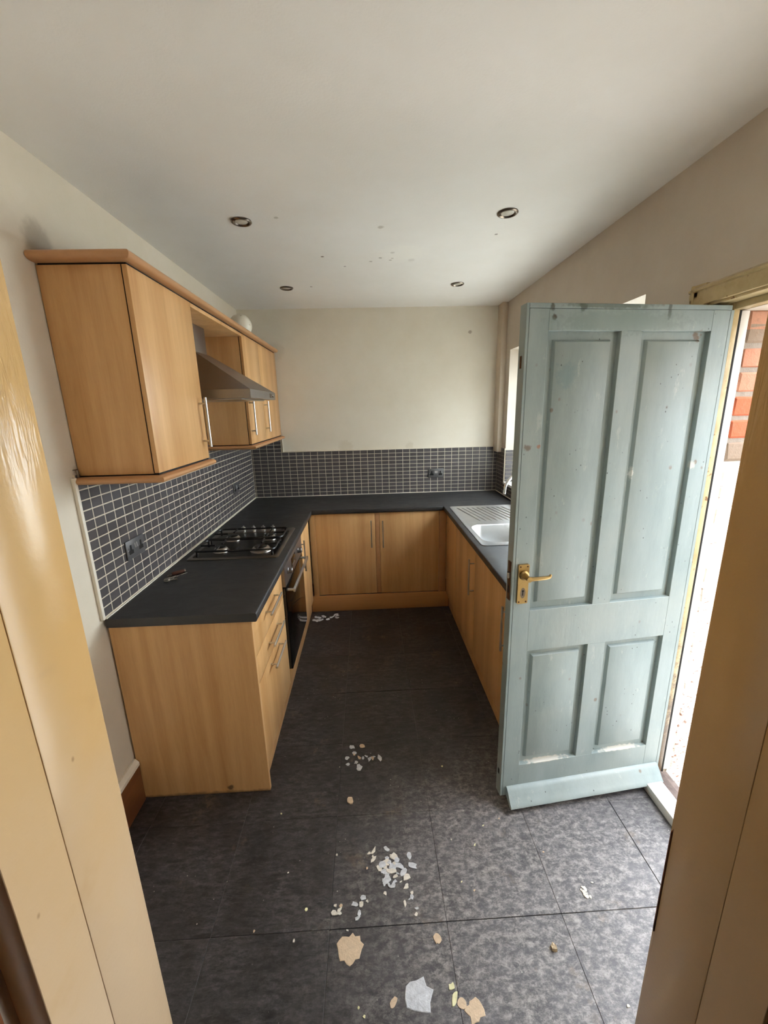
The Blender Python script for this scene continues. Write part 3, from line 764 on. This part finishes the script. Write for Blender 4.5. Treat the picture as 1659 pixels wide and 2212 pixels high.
# ------------------------------------------------------------------ cabinets
def bar_handle(p0, p1, out, parent, r=0.0058, legs=0.028):
    """bar from p0 to p1; out = vector from the bar back to the door face"""
    p0, p1, out = Vector(p0), Vector(p1), Vector(out)
    d = (p1 - p0).normalized()
    b = MB().tube([p0, p1], r, 12)
    for q in (p0 + d * legs, p1 - d * legs): b.tube([q, q + out], 0.0044, 8)
    return part('handle', b, 'steel', parent)
XF = -0.504
# left run: drawers with end panel
t = thing('drawer_unit', 'beech three-drawer base unit with wide end panel nearest the camera', 'drawers', (-0.8, 1.87, 0))
part('carcass', MB().box(-1.078, XF - 0.020, 1.579, 2.163, 0.13, 0.8715), 'beech', t)
part('end_panel', MB().box(-1.079, XF + 0.002, 1.557, 1.5775, 0.001, 0.8715, 0.0012, 1), 'endpanel', t)
for z0, z1, hz in ((0.689, 0.869, 0.791), (0.556, 0.685, 0.628), (0.132, 0.552, 0.511)):
    d = part('drawer', MB().box(XF - 0.018, XF, 1.581, 2.162, z0, z1, 0.0015, 2), 'beech', t)
    bar_handle((-0.471, 1.757, hz), (-0.471, 1.993, hz), (-0.034, 0, 0), d)
# oven housing and oven
t = thing('oven_housing', 'beech housing cabinet around the built-in oven', 'cabinet', (-0.8, 2.465, 0))
b = MB(); b.box(-1.078, XF - 0.02, 2.1645, 2.1805, 0.13, 0.8715); b.box(-1.078, XF - 0.02, 2.7495, 2.7655, 0.13, 0.8715); b.box(-1.078, XF - 0.02, 2.181, 2.749, 0.13, 0.148)
part('carcass', b, 'beech', t)
part('lower_panel', MB().box(XF - 0.018, XF, 2.166, 2.764, 0.132, 0.214, 0.0015), 'beech', t)
t = thing('oven', 'black glass built-in oven with steel control panel under the hob', 'oven', (-0.8, 2.465, 0.22))
part('body', MB().box(-1.0, -0.508, 2.183, 2.747, 0.222, 0.86), 'black', t)
part('control_panel', MB().box(-0.507, -0.484, 2.167, 2.763, 0.742, 0.868, 0.002), 'hoodsteel', t)
od = part('oven_door', MB().box(-0.507, -0.484, 2.167, 2.763, 0.218, 0.736, 0.003), 'glassblack', t, label='black glass oven door')
part('window_border', MB().box(-0.4845, -0.4832, 2.26, 2.67, 0.30, 0.60, 0.0003), 'glassblack', od)
b = MB().tube([(-0.484, 2.205, 0.712), (-0.446, 2.205, 0.712)], 0.008, 8).tube([(-0.484, 2.715, 0.716), (-0.446, 2.715, 0.716)], 0.008, 8)
b.box(-0.451, -0.437, 2.19, 2.73, 0.700, 0.724, 0.005, 3)
part('handle', b, 'steel', od)
for y in (2.255, 2.61):
    kb = part('knob', MB().lathe((-0.484, y, 0.808), [(0.021, 0), (0.021, 0.004), (0.0175, 0.006), (0.0165, 0.026), (0.014, 0.028)], 20, 'x'), 'hoodsteel', t)
    part('pointer', MB().box(-0.4565, -0.4545, y - 0.0015, y + 0.0015, 0.812, 0.823), 'black', kb)
cl = part('clock_display', MB().box(-0.4845, -0.4825, 2.365, 2.50, 0.778, 0.838, 0.001), 'glassblack', t)
for y in (2.40, 2.42, 2.44, 2.46): part('button', MB().lathe((-0.4826, y, 0.790), [(0.005, 0), (0.0045, 0.003)], 10, 'x'), 'steel', cl)
# narrow left cabinet
t = thing('base_cabinet', 'narrow beech base cabinet between the oven and the far left corner', 'cabinet', (-0.8, 3.0, 0))
part('carcass', MB().box(-1.078, XF - 0.02, 2.768, 3.255, 0.13, 0.8715), 'beech', t)
d = part('door', MB().box(XF - 0.018, XF, 2.7685, 3.255, 0.132, 0.869, 0.0015), 'beech', t)
bar_handle((-0.472, 2.802, 0.580), (-0.472, 2.802, 0.812), (-0.034, 0, 0), d)
# back run
YF = 3.31
t = thing('base_cabinet', 'left of the two beech base cabinets under the back worktop', 'cabinet', (-0.2, 3.6, 0))
part('carcass', MB().box(-0.455, 0.060, YF + 0.02, 3.885, 0.14, 0.8715), 'beech', t)
d = part('door', MB().box(-0.4555, 0.0415, YF, YF + 0.018, 0.148, 0.869, 0.0015), 'beech', t)
bar_handle((0.010, 3.277, 0.576), (0.010, 3.277, 0.812), (0, 0.034, 0), d)
part('corner_post', MB().box(-0.503, -0.4575, YF - 0.004, YF + 0.05, 0.132, 0.8715, 0.002), 'beech', t)
part('centre_stile', MB().box(0.0435, 0.0795, YF + 0.002, YF + 0.0195, 0.150, 0.8715, 0.001), 'beech_edge', t)
t = thing('base_cabinet', 'right of the two beech base cabinets under the back worktop', 'cabinet', (0.33, 3.6, 0))
part('carcass', MB().box(0.0605, 0.595, YF + 0.02, 3.885, 0.14, 0.8715), 'beech', t)
d = part('door', MB().box(0.0815, 0.581, YF, YF + 0.018, 0.146, 0.869, 0.0015), 'beech', t)
bar_handle((0.1075, 3.277, 0.572), (0.1055, 3.277, 0.806), (0, 0.034, 0), d)
part('corner_post', MB().box(0.583, 0.6435, YF - 0.004, YF + 0.05, 0.132, 0.8715, 0.002), 'beech_edge', t)
# right run
XG = 0.645
t = thing('corner_cabinet', 'blank beech corner cabinet front with screw holes left of the sink cabinet', 'cabinet', (0.95, 3.1, 0))
part('carcass', MB().box(XG + 0.02, 1.232, 2.926, 3.30, 0.13, 0.8715), 'beech', t)
d = part('door', MB().box(XG, XG + 0.018, 2.925, 3.303, 0.132, 0.869, 0.0015), 'beech', t)
for y, z in ((3.315 - 0.03, 0.77), (3.20, 0.735), (3.22, 0.715)):
    part('screw_hole', MB().lathe((XG - 0.0004, y, z), [(0.005, 0), (0.004, 0.001)], 8, 'x'), 'hole', d)
t = thing('sink_cabinet', 'beech base cabinet with upright bar handle under the sink', 'cabinet', (0.95, 2.65, 0))
part('carcass', MB().box(XG + 0.02, 1.232, 2.374, 2.924, 0.13, 0.72), 'beech', t)
d = part('door', MB().box(XG, XG + 0.018, 2.3725, 2.922, 0.132, 0.869, 0.0015), 'beech', t)
bar_handle((0.612, 2.392, 0.540), (0.612, 2.392, 0.780), (0.034, 0, 0), d)
t = thing('base_cabinet', 'beech base cabinet half hidden behind the open blue door', 'cabinet', (0.95, 2.03, 0))
part('carcass', MB().box(XG + 0.02, 1.232, 1.70, 2.371, 0.13, 0.74), 'beech', t)
part('end_panel', MB().box(XG + 0.002, 1.232, 1.682, 1.699, 0.001, 0.8715, 0.001), 'beech', t)
d = part('door', MB().box(XG, XG + 0.018, 1.701, 2.370, 0.132, 0.869, 0.0015), 'beech', t)
bar_handle((0.612, 1.748, 0.552), (0.612, 1.748, 0.786), (0.034, 0, 0), d)
solo('plinth', MB().box(-0.548, -0.530, 1.579, 3.30, 0.0005, 0.129, 0.001), 'beech', 'beech kick board under the left-hand units', 'plinth')
solo('plinth', MB().box(-0.525, 0.668, 3.292, 3.3055, 0.0005, 0.144, 0.001), 'beech_edge_x', 'beech kick board under the back cabinets', 'plinth')
solo('plinth', MB().box(0.672, 0.690, 1.701, 3.30, 0.0005, 0.129, 0.001), 'beech', 'beech kick board under the sink-side cabinets', 'plinth')

# wall cabinets on the left
XU = -0.787
t = thing('wall_cabinet', 'beech wall cabinet with wide end panel nearest the camera', 'cabinet', (-0.94, 1.83, 1.49))
part('carcass', MB().box(-1.0845, XU - 0.0220, 1.5775, 2.088, 1.489, 2.199, 0.001), 'beech', t)
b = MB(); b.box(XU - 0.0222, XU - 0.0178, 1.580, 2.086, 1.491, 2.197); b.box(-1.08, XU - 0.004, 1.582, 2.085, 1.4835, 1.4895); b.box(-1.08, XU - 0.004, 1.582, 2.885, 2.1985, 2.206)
part('gap_shade_strip', b, 'hole', t)  # solid dark strips paint the shade of the door, pelmet and cornice gaps
d = part('door', MB().box(XU - 0.018, XU, 1.577, 2.088, 1.491, 2.199, 0.002), 'beech', t)
bar_handle((-0.755, 2.043, 1.548), (-0.755, 2.043, 1.778), (-0.034, 0, 0), d)
t2 = thing('wall_cabinet', 'beech double wall cabinet beyond the cooker hood', 'cabinet', (-0.94, 3.39, 1.49))
part('carcass', MB().box(-1.0845, XU - 0.0220, 2.884, 3.884, 1.489, 2.199, 0.001), 'beech', t2)
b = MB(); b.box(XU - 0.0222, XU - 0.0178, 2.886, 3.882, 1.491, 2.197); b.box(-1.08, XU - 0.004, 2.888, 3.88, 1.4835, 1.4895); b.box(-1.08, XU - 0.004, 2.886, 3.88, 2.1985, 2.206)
part('gap_shade_strip', b, 'hole', t2)  # gap shade again as solid dark strips on the double cabinet
d = part('door', MB().box(XU - 0.018, XU, 2.884, 3.302, 1.491, 2.199, 0.002), 'beech', t2)
bar_handle((-0.755, 2.905, 1.552), (-0.755, 2.905, 1.794), (-0.034, 0, 0), d)
d = part('door', MB().box(XU - 0.018, XU, 3.3055, 3.884, 1.491, 2.199, 0.002), 'beech', t2)
bar_handle((-0.755, 3.330, 1.552), (-0.755, 3.330, 1.784), (-0.034, 0, 0), d)
solo('bridging_shelf', MB().box(-1.0845, XU, 2.0895, 2.8825, 2.180, 2.198, 0.001), 'beech', 'beech board bridging the gap between wall cabinets above the hood', 'shelf')
def bullnose(x0, z0, z1, n=6):
    h = (z1 - z0) / 2
    return [(x0, z0)] + [(x0 + 0.020 + h * 0.9 * math.cos(-PI / 2 + PI * i / n), (z0 + z1) / 2 + h * math.sin(-PI / 2 + PI * i / n)) for i in range(n + 1)] + [(x0, z1)]
def moulding(y_end, z0, z1, ynear, xmax=-0.755):
    """rounded moulding along the front and mitred round the near end"""
    b = MB()
    h = (z1 - z0) / 2; n = 8
    prof = [(0.06, z0)] + [(0.022 - 0.022 * math.sin(PI * i / n), (z0 + z1) / 2 - h * math.cos(PI * i / n)) for i in range(n + 1)] + [(0.06, z1)]
    loops = []
    for q in range(3):
        l = []
        for d_, z in prof:
            if q == 0: l.append((-1.0855, ynear + d_, z))
            elif q == 1: l.append((xmax - d_, ynear + d_, z))
            else: l.append((xmax - d_, y_end, z))
        loops.append(l)
    return b.loft(loops, True, True)
solo('cornice', moulding(3.882, 2.2055, 2.2365, 1.538), 'beech_edge', 'rounded beech cornice along the top of the wall cabinets', 'cornice')
part('pelmet', moulding(2.088, 1.4570, 1.4840, 1.538), 'beech_edge', t)
part('pelmet', moulding(3.884, 1.4570, 1.4840, 2.850), 'beech_edge', t2)

# cooker hood
t = thing('cooker_hood', 'grey steel pyramid cooker hood with square chimney between wall cabinets', 'cooker hood', (-0.85, 2.485, 1.777))
def rc(x1, y0, y1, z): return [(-1.0835, y0, z), (x1, y0, z), (x1, y1, z), (-1.0835, y1, z)]
part('canopy', MB().loft([rc(-0.58, 2.186, 2.772, 1.7765), rc(-0.58, 2.186, 2.772, 1.8195), rc(-0.905, 2.355, 2.615, 2.03)], True, True), 'hoodsteel', t, smooth=20)
part('chimney', MB().box(-1.0835, -0.92, 2.365, 2.605, 2.03, 2.179, 0.002), 'hoodsteel', t)
part('filter', MB().box(-1.03, -0.64, 2.23, 2.73, 1.7705, 1.7762, 0.001), 'burner', t)
part('button_panel', MB().box(-0.5805, -0.5775, 2.62, 2.72, 1.787, 1.811, 0.001), 'nickel', t)
part('button', MB().lathe((-0.5775, 2.69, 1.799), [(0.008, 0), (0.007, 0.004)], 12, 'x'), 'chrome', t)

# globe on the cabinet
o = solo('globe_lampshade', MB().sphere((-0.832, 3.065, 2.2785), 0.0735), 'globe', 'round off-white globe lampshade resting on the far wall cabinet', 'lampshade', smooth=80)

# ------------------------------------------------------------------ hob
t = thing('hob', 'four-burner steel gas hob with black pan supports set in the left worktop', 'hob', (-0.775, 2.49, 0.91))
hx0, hx1, hy0, hy1 = -1.03, -0.52, 2.195, 2.79
b = MB().loft([rrect(hx0 + .02, hx1 - .02, hy0 + .025, hy1 - .03, 0.02, 0.876), rrect(hx0 + .035, hx1 - .02, hy0 + .025, hy1 - .035, 0.02, 0.9105),
               rrect(hx0, hx1, hy0, hy1, 0.018, 0.9105), rrect(hx0, hx1, hy0, hy1, 0.018, 0.9145), rrect(hx0 + .006, hx1 - .006, hy0 + .006, hy1 - .006, 0.016, 0.918),
               rrect(hx0 + .024, hx1 - .024, hy0 + .024, hy1 - .085, 0.016, 0.9175), rrect(hx0 + .030, hx1 - .030, hy0 + .030, hy1 - .091, 0.014, 0.9125)], True, False)
part('base_plate', b, 'hobplate', t, smooth=30)
part('well', MB().loft([rrect(hx0 + .029, hx1 - .029, hy0 + .029, hy1 - .090, 0.014, 0.911), rrect(hx0 + .029, hx1 - .029, hy0 + .029, hy1 - .090, 0.014, 0.9125)], True, True), 'hobwell', t)
for x, y, r in ((-0.884, 2.345, 0.038), (-0.648, 2.335, 0.050), (-0.882, 2.565, 0.042), (-0.650, 2.560, 0.038)):
    bu = part('burner', MB().lathe((x, y, 0.9125), [(r * 1.25, 0), (r * 1.22, 0.003), (r * 1.0, 0.006), (r * 1.02, 0.012), (r * 0.92, 0.019), (r * 0.74, 0.023)], 28), 'burner', t)
    part('burner_cap', MB().lathe((x, y, 0.9345), [(r * 0.72, 0), (r * 0.72, 0.004), (r * 0.6, 0.007), (r * 0.2, 0.008)], 28), 'iron', bu)
for y0, y1 in ((2.232, 2.442), (2.460, 2.672)):
    pts = rrect(-1.0, -0.548, y0, y1, 0.03, 0.950, 4)
    b = MB().tube(pts, 0.006, 8, closed=True)
    for cx, cy in ((-0.985, y0 + 0.015), (-0.563, y0 + 0.015), (-0.985, y1 - 0.015), (-0.563, y1 - 0.015)): b.tube([(cx, cy, 0.9125), (cx, cy, 0.950)], 0.006, 8)
    ym = (y0 + y1) / 2
    for cx in (-0.882, -0.649):
        b.tube([(cx, y0, 0.950), (cx, ym - 0.028, 0.950)], 0.005, 8); b.tube([(cx, y1, 0.950), (cx, ym + 0.028, 0.950)], 0.005, 8)
    b.tube([(-1.0, ym, 0.950), (-0.912, ym, 0.950)], 0.005, 8); b.tube([(-0.548, ym, 0.950), (-0.62, ym, 0.950)], 0.005, 8)
    b.tube([(-0.765, y0, 0.950), (-0.765, y0 + 0.06, 0.950)], 0.005, 8)
    part('pan_support', b, 'iron', t)
for x in (-0.868, -0.799, -0.733, -0.667):
    kb = part('knob', MB().lathe((x, 2.748, 0.918), [(0.019, 0), (0.0185, 0.006), (0.0145, 0.009), (0.014, 0.020), (0.012, 0.022)], 20), 'steel', t)
    part('grip', MB().box(x - 0.004, x + 0.004, 2.735, 2.761, 0.936, 0.948, 0.002), 'steel', kb)
part('ignition_button', MB().box(-0.607, -0.585, 2.738, 2.756, 0.9175, 0.9215, 0.001), 'black', t)

# ------------------------------------------------------------------ sink and tap
t = thing('sink', 'stainless steel single-bowl sink with ridged drainer beneath the window', 'sink', (0.905, 2.75, 0.91))
sx0, sx1, sy0, sy1 = 0.653, 1.163, 2.262, 3.258
bx0, bx1, by0, by1 = 0.690, 1.06, 2.325, 2.700
b = MB()
# top plate around the bowl: ring from the outer edge to the bowl rim
N = 7
outer = [rrect(sx0, sx1, sy0, sy1, 0.03, z, N) for z in (0.9103, 0.9135)]
rim = rrect(sx0 + 0.010, sx1 - 0.010, sy0 + 0.010, sy1 - 0.010, 0.025, 0.9135, N)
inn = rrect(sx0 + 0.014, sx1 - 0.014, sy0 + 0.014, sy1 - 0.014, 0.022, 0.9118, N)
bl = [rrect(bx0 - 0.006, bx1 + 0.006, by0 - 0.006, by1 + 0.006, 0.085, 0.9118, N), rrect(bx0, bx1, by0, by1, 0.08, 0.905, N), rrect(bx0 + 0.012, bx1 - 0.012, by0 + 0.012, by1 - 0.012, 0.075, 0.80, N),
      rrect(bx0 + 0.030, bx1 - 0.030, by0 + 0.030, by1 - 0.030, 0.065, 0.765, N), rrect(bx0 + 0.06, bx1 - 0.06, by0 + 0.06, by1 - 0.06, 0.05, 0.760, N)]
b.loft(outer + [rim, inn] + bl, False, True)
part('basin', b, 'sinksteel', t, smooth=40)
b = MB()
for i in range(10):
    x = 0.735 + 0.040 * i
    b.tube([(x - 0.03, 3.205, 0.9095), (x - 0.02, 3.17, 0.9125), (x + 0.05, 2.83, 0.9125), (x + 0.058, 2.79, 0.9095)], [0.003, 0.006, 0.006, 0.003], 8)
part('drainer_ridges', b, 'sinksteel', t)
part('waste', MB().lathe((0.875, 2.51, 0.760), [(0.038, 0), (0.036, 0.003), (0.02, 0.001)], 24), 'chrome', t)
t = thing('tap', 'chrome swan-neck mixer tap standing behind the sink bowl', 'tap', (1.11, 2.75, 0.912))
part('body', MB().lathe((1.11, 2.75, 0.912), [(0.026, 0), (0.026, 0.006), (0.021, 0.010), (0.020, 0.07), (0.014, 0.08)], 20), 'chrome', t)
b = MB(); pts = [(1.11, 2.75, 0.985), (1.11, 2.75, 1.15)]
ax = Vector((-0.100, -0.038, 0)); c0 = Vector((1.01, 2.712, 1.15))
for i in range(1, 13):
    a = PI * i / 12; p = c0 - ax * math.cos(a) * -1 * -1 if False else Vector((1.01, 2.712, 1.15)) + Vector((0.100, 0.038, 0)) * math.cos(a) + Vector((0, 0, 0.100)) * math.sin(a)
    pts.append(tuple(p))
pts.append((0.908, 2.673, 1.13))
part('spout', b.tube(pts, 0.0105, 12), 'chrome', t)
for dy in (-1, 1):
    part('lever', MB().tube([(1.11, 2.75 + dy * 0.018, 0.965), (1.11, 2.75 + dy * 0.05, 0.972), (1.09, 2.75 + dy * 0.095, 0.985)], [0.009, 0.007, 0.005], 10), 'chrome', t)

# ------------------------------------------------------------------ sockets
def socket(loc, axis, label):
    """axis 'x': on the left wall facing +x, width along y; 'y': on the back wall facing -y, width along x"""
    t = thing('double_socket', label, 'socket', loc, 0 if axis == 'y' else PI / 2, group='double sockets on the tiles')
    # local frame: x = width, -y = out of the wall
    part('faceplate', MB().box(-0.073, 0.073, -0.008, 0.0, -0.043, 0.043, 0.002), 'grey_plate', t, True)
    for s in (-1, 1):
        cx = s * 0.0405
        b = MB().prism([(cx - 0.0165, -0.020), (cx + 0.0165, -0.020), (cx + 0.0165, -0.004), (cx + 0.006, -0.001), (cx + 0.0055, 0.021), (cx - 0.0055, 0.021), (cx - 0.006, -0.001), (cx - 0.0165, -0.004)], 'y', -0.0092, -0.0075)
        part('pin_holes', b, 'hole', t, True)
        part('switch', MB().prism([(-0.0075, 0.0), (-0.0125, 0.0), (-0.009, 0.022), (-0.0075, 0.022)], 'x', s * 0.0075 - 0.005, s * 0.0075 + 0.005), 'steel', t, True)
        part('screw', MB().lathe((s * 0.0625, -0.0078, 0.0), [(0.0032, 0), (0.003, -0.0012)], 10, 'y'), 'steel', t, True)
    return t
socket((-1.0802, 1.833, 1.121), 'x', 'grey double socket on the left tiles nearest the camera')
socket((-1.0802, 3.342, 1.108), 'x', 'grey double socket on the left tiles beyond the hob')
socket((0.650, 3.8932, 1.094), 'y', 'grey double socket on the back wall tiles')

# downlights
for (x, y, lab) in ((-0.545, 2.192, 'recessed round downlight near the first wall cabinet'), (0.677, 2.127, 'recessed round downlight above the open blue door side, nearer one'),
                    (-0.538, 3.272, 'small recessed downlight in the far left of the ceiling'), (0.686, 3.231, 'small recessed downlight in the far right of the ceiling')):
    t = thing('downlight', lab, 'light', (x, y, ZC - 0.012), group='recessed ceiling downlights')
    c = (x, y, ZC)
    part('bezel', MB().lathe(c, [(0.047, 0.0), (0.0475, -0.004), (0.043, -0.008), (0.038, -0.0085), (0.033, -0.005), (0.030, -0.001)], 32), 'nickel', t)
    part('lamp', MB().lathe(c, [(0.029, -0.001), (0.028, -0.0035), (0.014, -0.006), (0.004, -0.0065)], 24), 'bulb', t)

# ------------------------------------------------------------------ keys, cable, bracket
t = thing('key_bunch', 'bunch of keys with a brown fob on the black worktop', 'keys', (-0.99, 1.97, 0.910))
def key(p, ang, L=0.05, head=0.013, m='keymetal'):
    p = Vector(p); d = Vector((math.cos(ang), math.sin(ang), 0)); n = Vector((-d.y, d.x, 0))
    b = MB().lathe(p, [(head * 0.55, -0.0012), (head, -0.0012), (head, 0.0012), (head * 0.55, 0.0012)], 16, 'z', False)
    b.loft([[tuple(p + d * (head * .9) + n * s * 0.004 + Vector((0, 0, z))) for s, z in ((-1, -.0011), (1, -.0011), (1, .0011), (-1, .0011))],
            [tuple(p + d * (head + L * .55) + n * s * 0.0042 + Vector((0, 0, z))) for s, z in ((-1, -.0011), (1, -.0011), (1, .0011), (-1, .0011))],
            [tuple(p + d * (head + L) + n * s * 0.002 + Vector((0, 0, z))) for s, z in ((-1, -.0011), (1, -.0011), (1, .0011), (-1, .0011))]], True, True)
    for q in (0.5, 0.7, 0.85):
        c = p + d * (head + L * q) + n * 0.004
        b.box(c.x - .002, c.x + .002, c.y - .002, c.y + .002, c.z - .001, c.z + .001)
    return part('key', b, m, t)
key((-1.006, 1.925, 0.9125), 0.25, 0.03, 0.016)
key((-1.010, 1.932, 0.9155), 1.0, 0.03, 0.014)
key((-0.985, 1.975, 0.9125), 0.95, 0.05, 0.010)
key((-1.022, 1.985, 0.9125), 0.1, 0.045, 0.011, 'nickel')
part('ring', MB().tube([(-1.0 + 0.014 * math.cos(a * PI / 8), 1.95 + 0.018 * math.sin(a * PI / 8), 0.9125) for a in range(16)], 0.001, 6, True), 'keymetal', t)
fob = part('fob', MB().tube([(-1.012, 1.992, 0.9195), (-1.008, 1.996, 0.9195), (-0.972, 2.026, 0.9195), (-0.967, 2.030, 0.9195)], [0.006, 0.009, 0.009, 0.008], 12), 'leather', t, label='brown barrel-shaped fob')
part('fob_cap', MB().tube([(-0.967, 2.030, 0.9195), (-0.962, 2.034, 0.9195)], [0.0088, 0.0088], 12), 'keymetal', fob)
solo('cable', MB().tube([(-1.062, 1.60, 1.4635), (-1.066, 1.625, 1.450), (-1.069, 1.66, 1.4425), (-1.066, 1.70, 1.448), (-1.06, 1.73, 1.4625)], 0.0024, 8), 'brownwood', 'thin loop of cable hanging under the near wall cabinet', 'cable')
b = MB().tube([(-1.079, 1.5655, 1.485), (-1.079, 1.5655, 1.512)], 0.004, 8); b.box(-1.087, -1.077, 1.552, 1.570, 1.512, 1.516, 0.001)
solo('bracket', b, 'nickel', 'small metal clip on the wall at the cabinet lower corner', 'bracket')

# ------------------------------------------------------------------ paint and plaster flakes on the floor
def flake_mesh(r, h, n=9, elong=1.0, jag=0.35):
    b = MB()
    a0 = R.uniform(0, 6.28)
    pts = []
    for i in range(n):
        a = 2 * PI * i / n
        q = r * (1 + R.uniform(-jag, jag))
        x, y = q * math.cos(a) * elong, q * math.sin(a) / elong
        pts.append((x * math.cos(a0) - y * math.sin(a0), x * math.sin(a0) + y * math.cos(a0)))
    lo = [b.b.verts.new((x, y, 0)) for x, y in pts]
    hi = [b.b.verts.new((x * 0.95, y * 0.95, h * R.uniform(0.6, 1.2))) for x, y in pts]
    for j in range(n): b.b.faces.new((lo[j], lo[(j + 1) % n], hi[(j + 1) % n], hi[j]))
    c = b.b.verts.new((0, 0, h * 0.8))
    for j in range(n): b.b.faces.new((hi[j], hi[(j + 1) % n], c))
    b.b.faces.new(lo[::-1])
    return b
def flake(x, y, r, mat, label, group=None, h=0.0015, n=9, elong=1.0, jag=0.35, name='plaster_flake', cat='flake'):
    o = link(name, mesh(flake_mesh(r, h, n, elong, jag), mat, 0)); o.location = (x, y, 0.0006)
    return tag(o, label, cat, group)
flake(-0.114, 0.957, 0.040, 'flakebeige', 'largest beige torn patch stuck to the floor tile at front centre', n=22, jag=0.22, h=0.001)
flake(0.098, 0.838, 0.040, 'flakegrey', 'large greyish-white paper-like scrap on the floor at the bottom', n=14, jag=0.28, elong=1.15, h=0.0012)
flake(0.177, 0.969, 0.014, 'flakebeige', 'round tan blob on the floor just below the open dark tile joint', n=12, jag=0.12, h=0.001)
flake(0.254, 0.797, 0.026, 'flakebeige', 'pale pinkish-beige chip on the floor at the bottom right of the grey scrap', n=16, jag=0.4, h=0.001)
flake(0.222, 0.812, 0.012, 'flakebeige', 'small beige chip right beside the long tile joint at the bottom', n=12, jag=0.25, h=0.001)
flake(0.022, 0.826, 0.011, 'flakebeige', 'oval tan chip left of the large greyish scrap', n=12, jag=0.15, elong=1.3, h=0.001)
flake(-0.130, 1.482, 0.016, 'flakebeige', 'rounded beige lump on the dark floor midway to the units', n=10, jag=0.15, h=0.006, elong=1.15)
flake(0.20, 0.85, 0.009, 'flakecream', 'pale yellow chip beside the tile joint, upper of two', n=9, h=0.002)
flake(0.205, 0.826, 0.011, 'flakecream', 'pale yellow chip beside the tile joint, lower of two', n=9, elong=1.6, h=0.002)
flake(-0.27, 1.076, 0.006, 'flakecream', 'tiny yellowish square chip alone on the floor at left', n=5, jag=0.1, h=0.002)
o = link('stone', mesh(flake_mesh(0.010, 0.012, 7, 1.1, 0.2), 'stone', 0)); o.location = (0.548, 0.922, 0.0006)
tag(o, 'small tan stone casting a shadow on the floor near the door', 'stone')
def cluster(cx, cy, sx, sy, n, r0, r1, mat, label, group):
    pts = []
    for _ in range(n):
        for _try in range(40):
            x, y, r = cx + R.gauss(0, sx), cy + R.gauss(0, sy), R.uniform(r0, r1)
            if all((x - a) ** 2 + (y - c) ** 2 > (0.5 * (r + q)) ** 2 for a, c, q in pts): break
        pts.append((x, y, r))
        flake(x, y, r, R.choice(mat) if isinstance(mat, (list, tuple)) else mat, label, group, R.uniform(0.0012, 0.003), R.choice((6, 7, 8, 9)), R.uniform(0.9, 1.5), 0.4)
cluster(0.040, 1.193, 0.026, 0.036, 30, 0.006, 0.016, ['flake', 'flakegrey', 'flake'], 'broken white plaster flake in the dense heap at the middle of the floor', 'flakes in the dense white heap')
cluster(-0.045, 1.245, 0.035, 0.016, 4, 0.006, 0.012, ['flake', 'flakebeige'], 'pale chip just left of the dense white heap of flakes', 'chips left of the heap')
cluster(-0.148, 1.057, 0.010, 0.020, 6, 0.004, 0.010, ['flake', 'flakebeige'], 'pale chip in the small group above the beige patch, left', 'left chips above the beige patch')
cluster(-0.075, 1.065, 0.012, 0.022, 6, 0.004, 0.012, ['flake', 'flakegrey'], 'pale chip in the small group above the beige patch, right', 'right chips above the beige patch')
cluster(0.105, 1.072, 0.010, 0.022, 6, 0.004, 0.010, ['flake', 'flakegrey'], 'white chip right of centre above the open tile joint', 'chips above the open joint')
cluster(-0.085, 1.735, 0.045, 0.045, 15, 0.006, 0.016, ['flakegrey', 'flakegrey', 'flakebeige'], 'grey-white flake on the dark floor between the units', 'flakes between the units')
cluster(-0.445, 3.165, 0.030, 0.030, 7, 0.010, 0.022, ['flakegrey'], 'pale flake near the narrow corner cabinet, left heap', 'left flakes by the corner')
cluster(-0.345, 3.19, 0.035, 0.045, 8, 0.008, 0.018, ['flakegrey'], 'pale flake near the back plinth, right heap', 'right flakes by the corner')
cluster(0.735, 1.082, 0.016, 0.022, 8, 0.003, 0.008, ['flake'], 'white speck of plaster on the pale tile by the yard door', 'specks by the yard door')
cluster(0.05, 1.1, 0.42, 0.28, 26, 0.0022, 0.0045, ['flake', 'flakecream', 'flakebeige'], 'tiny pale crumb of plaster scattered on the dark floor', 'scattered plaster crumbs')
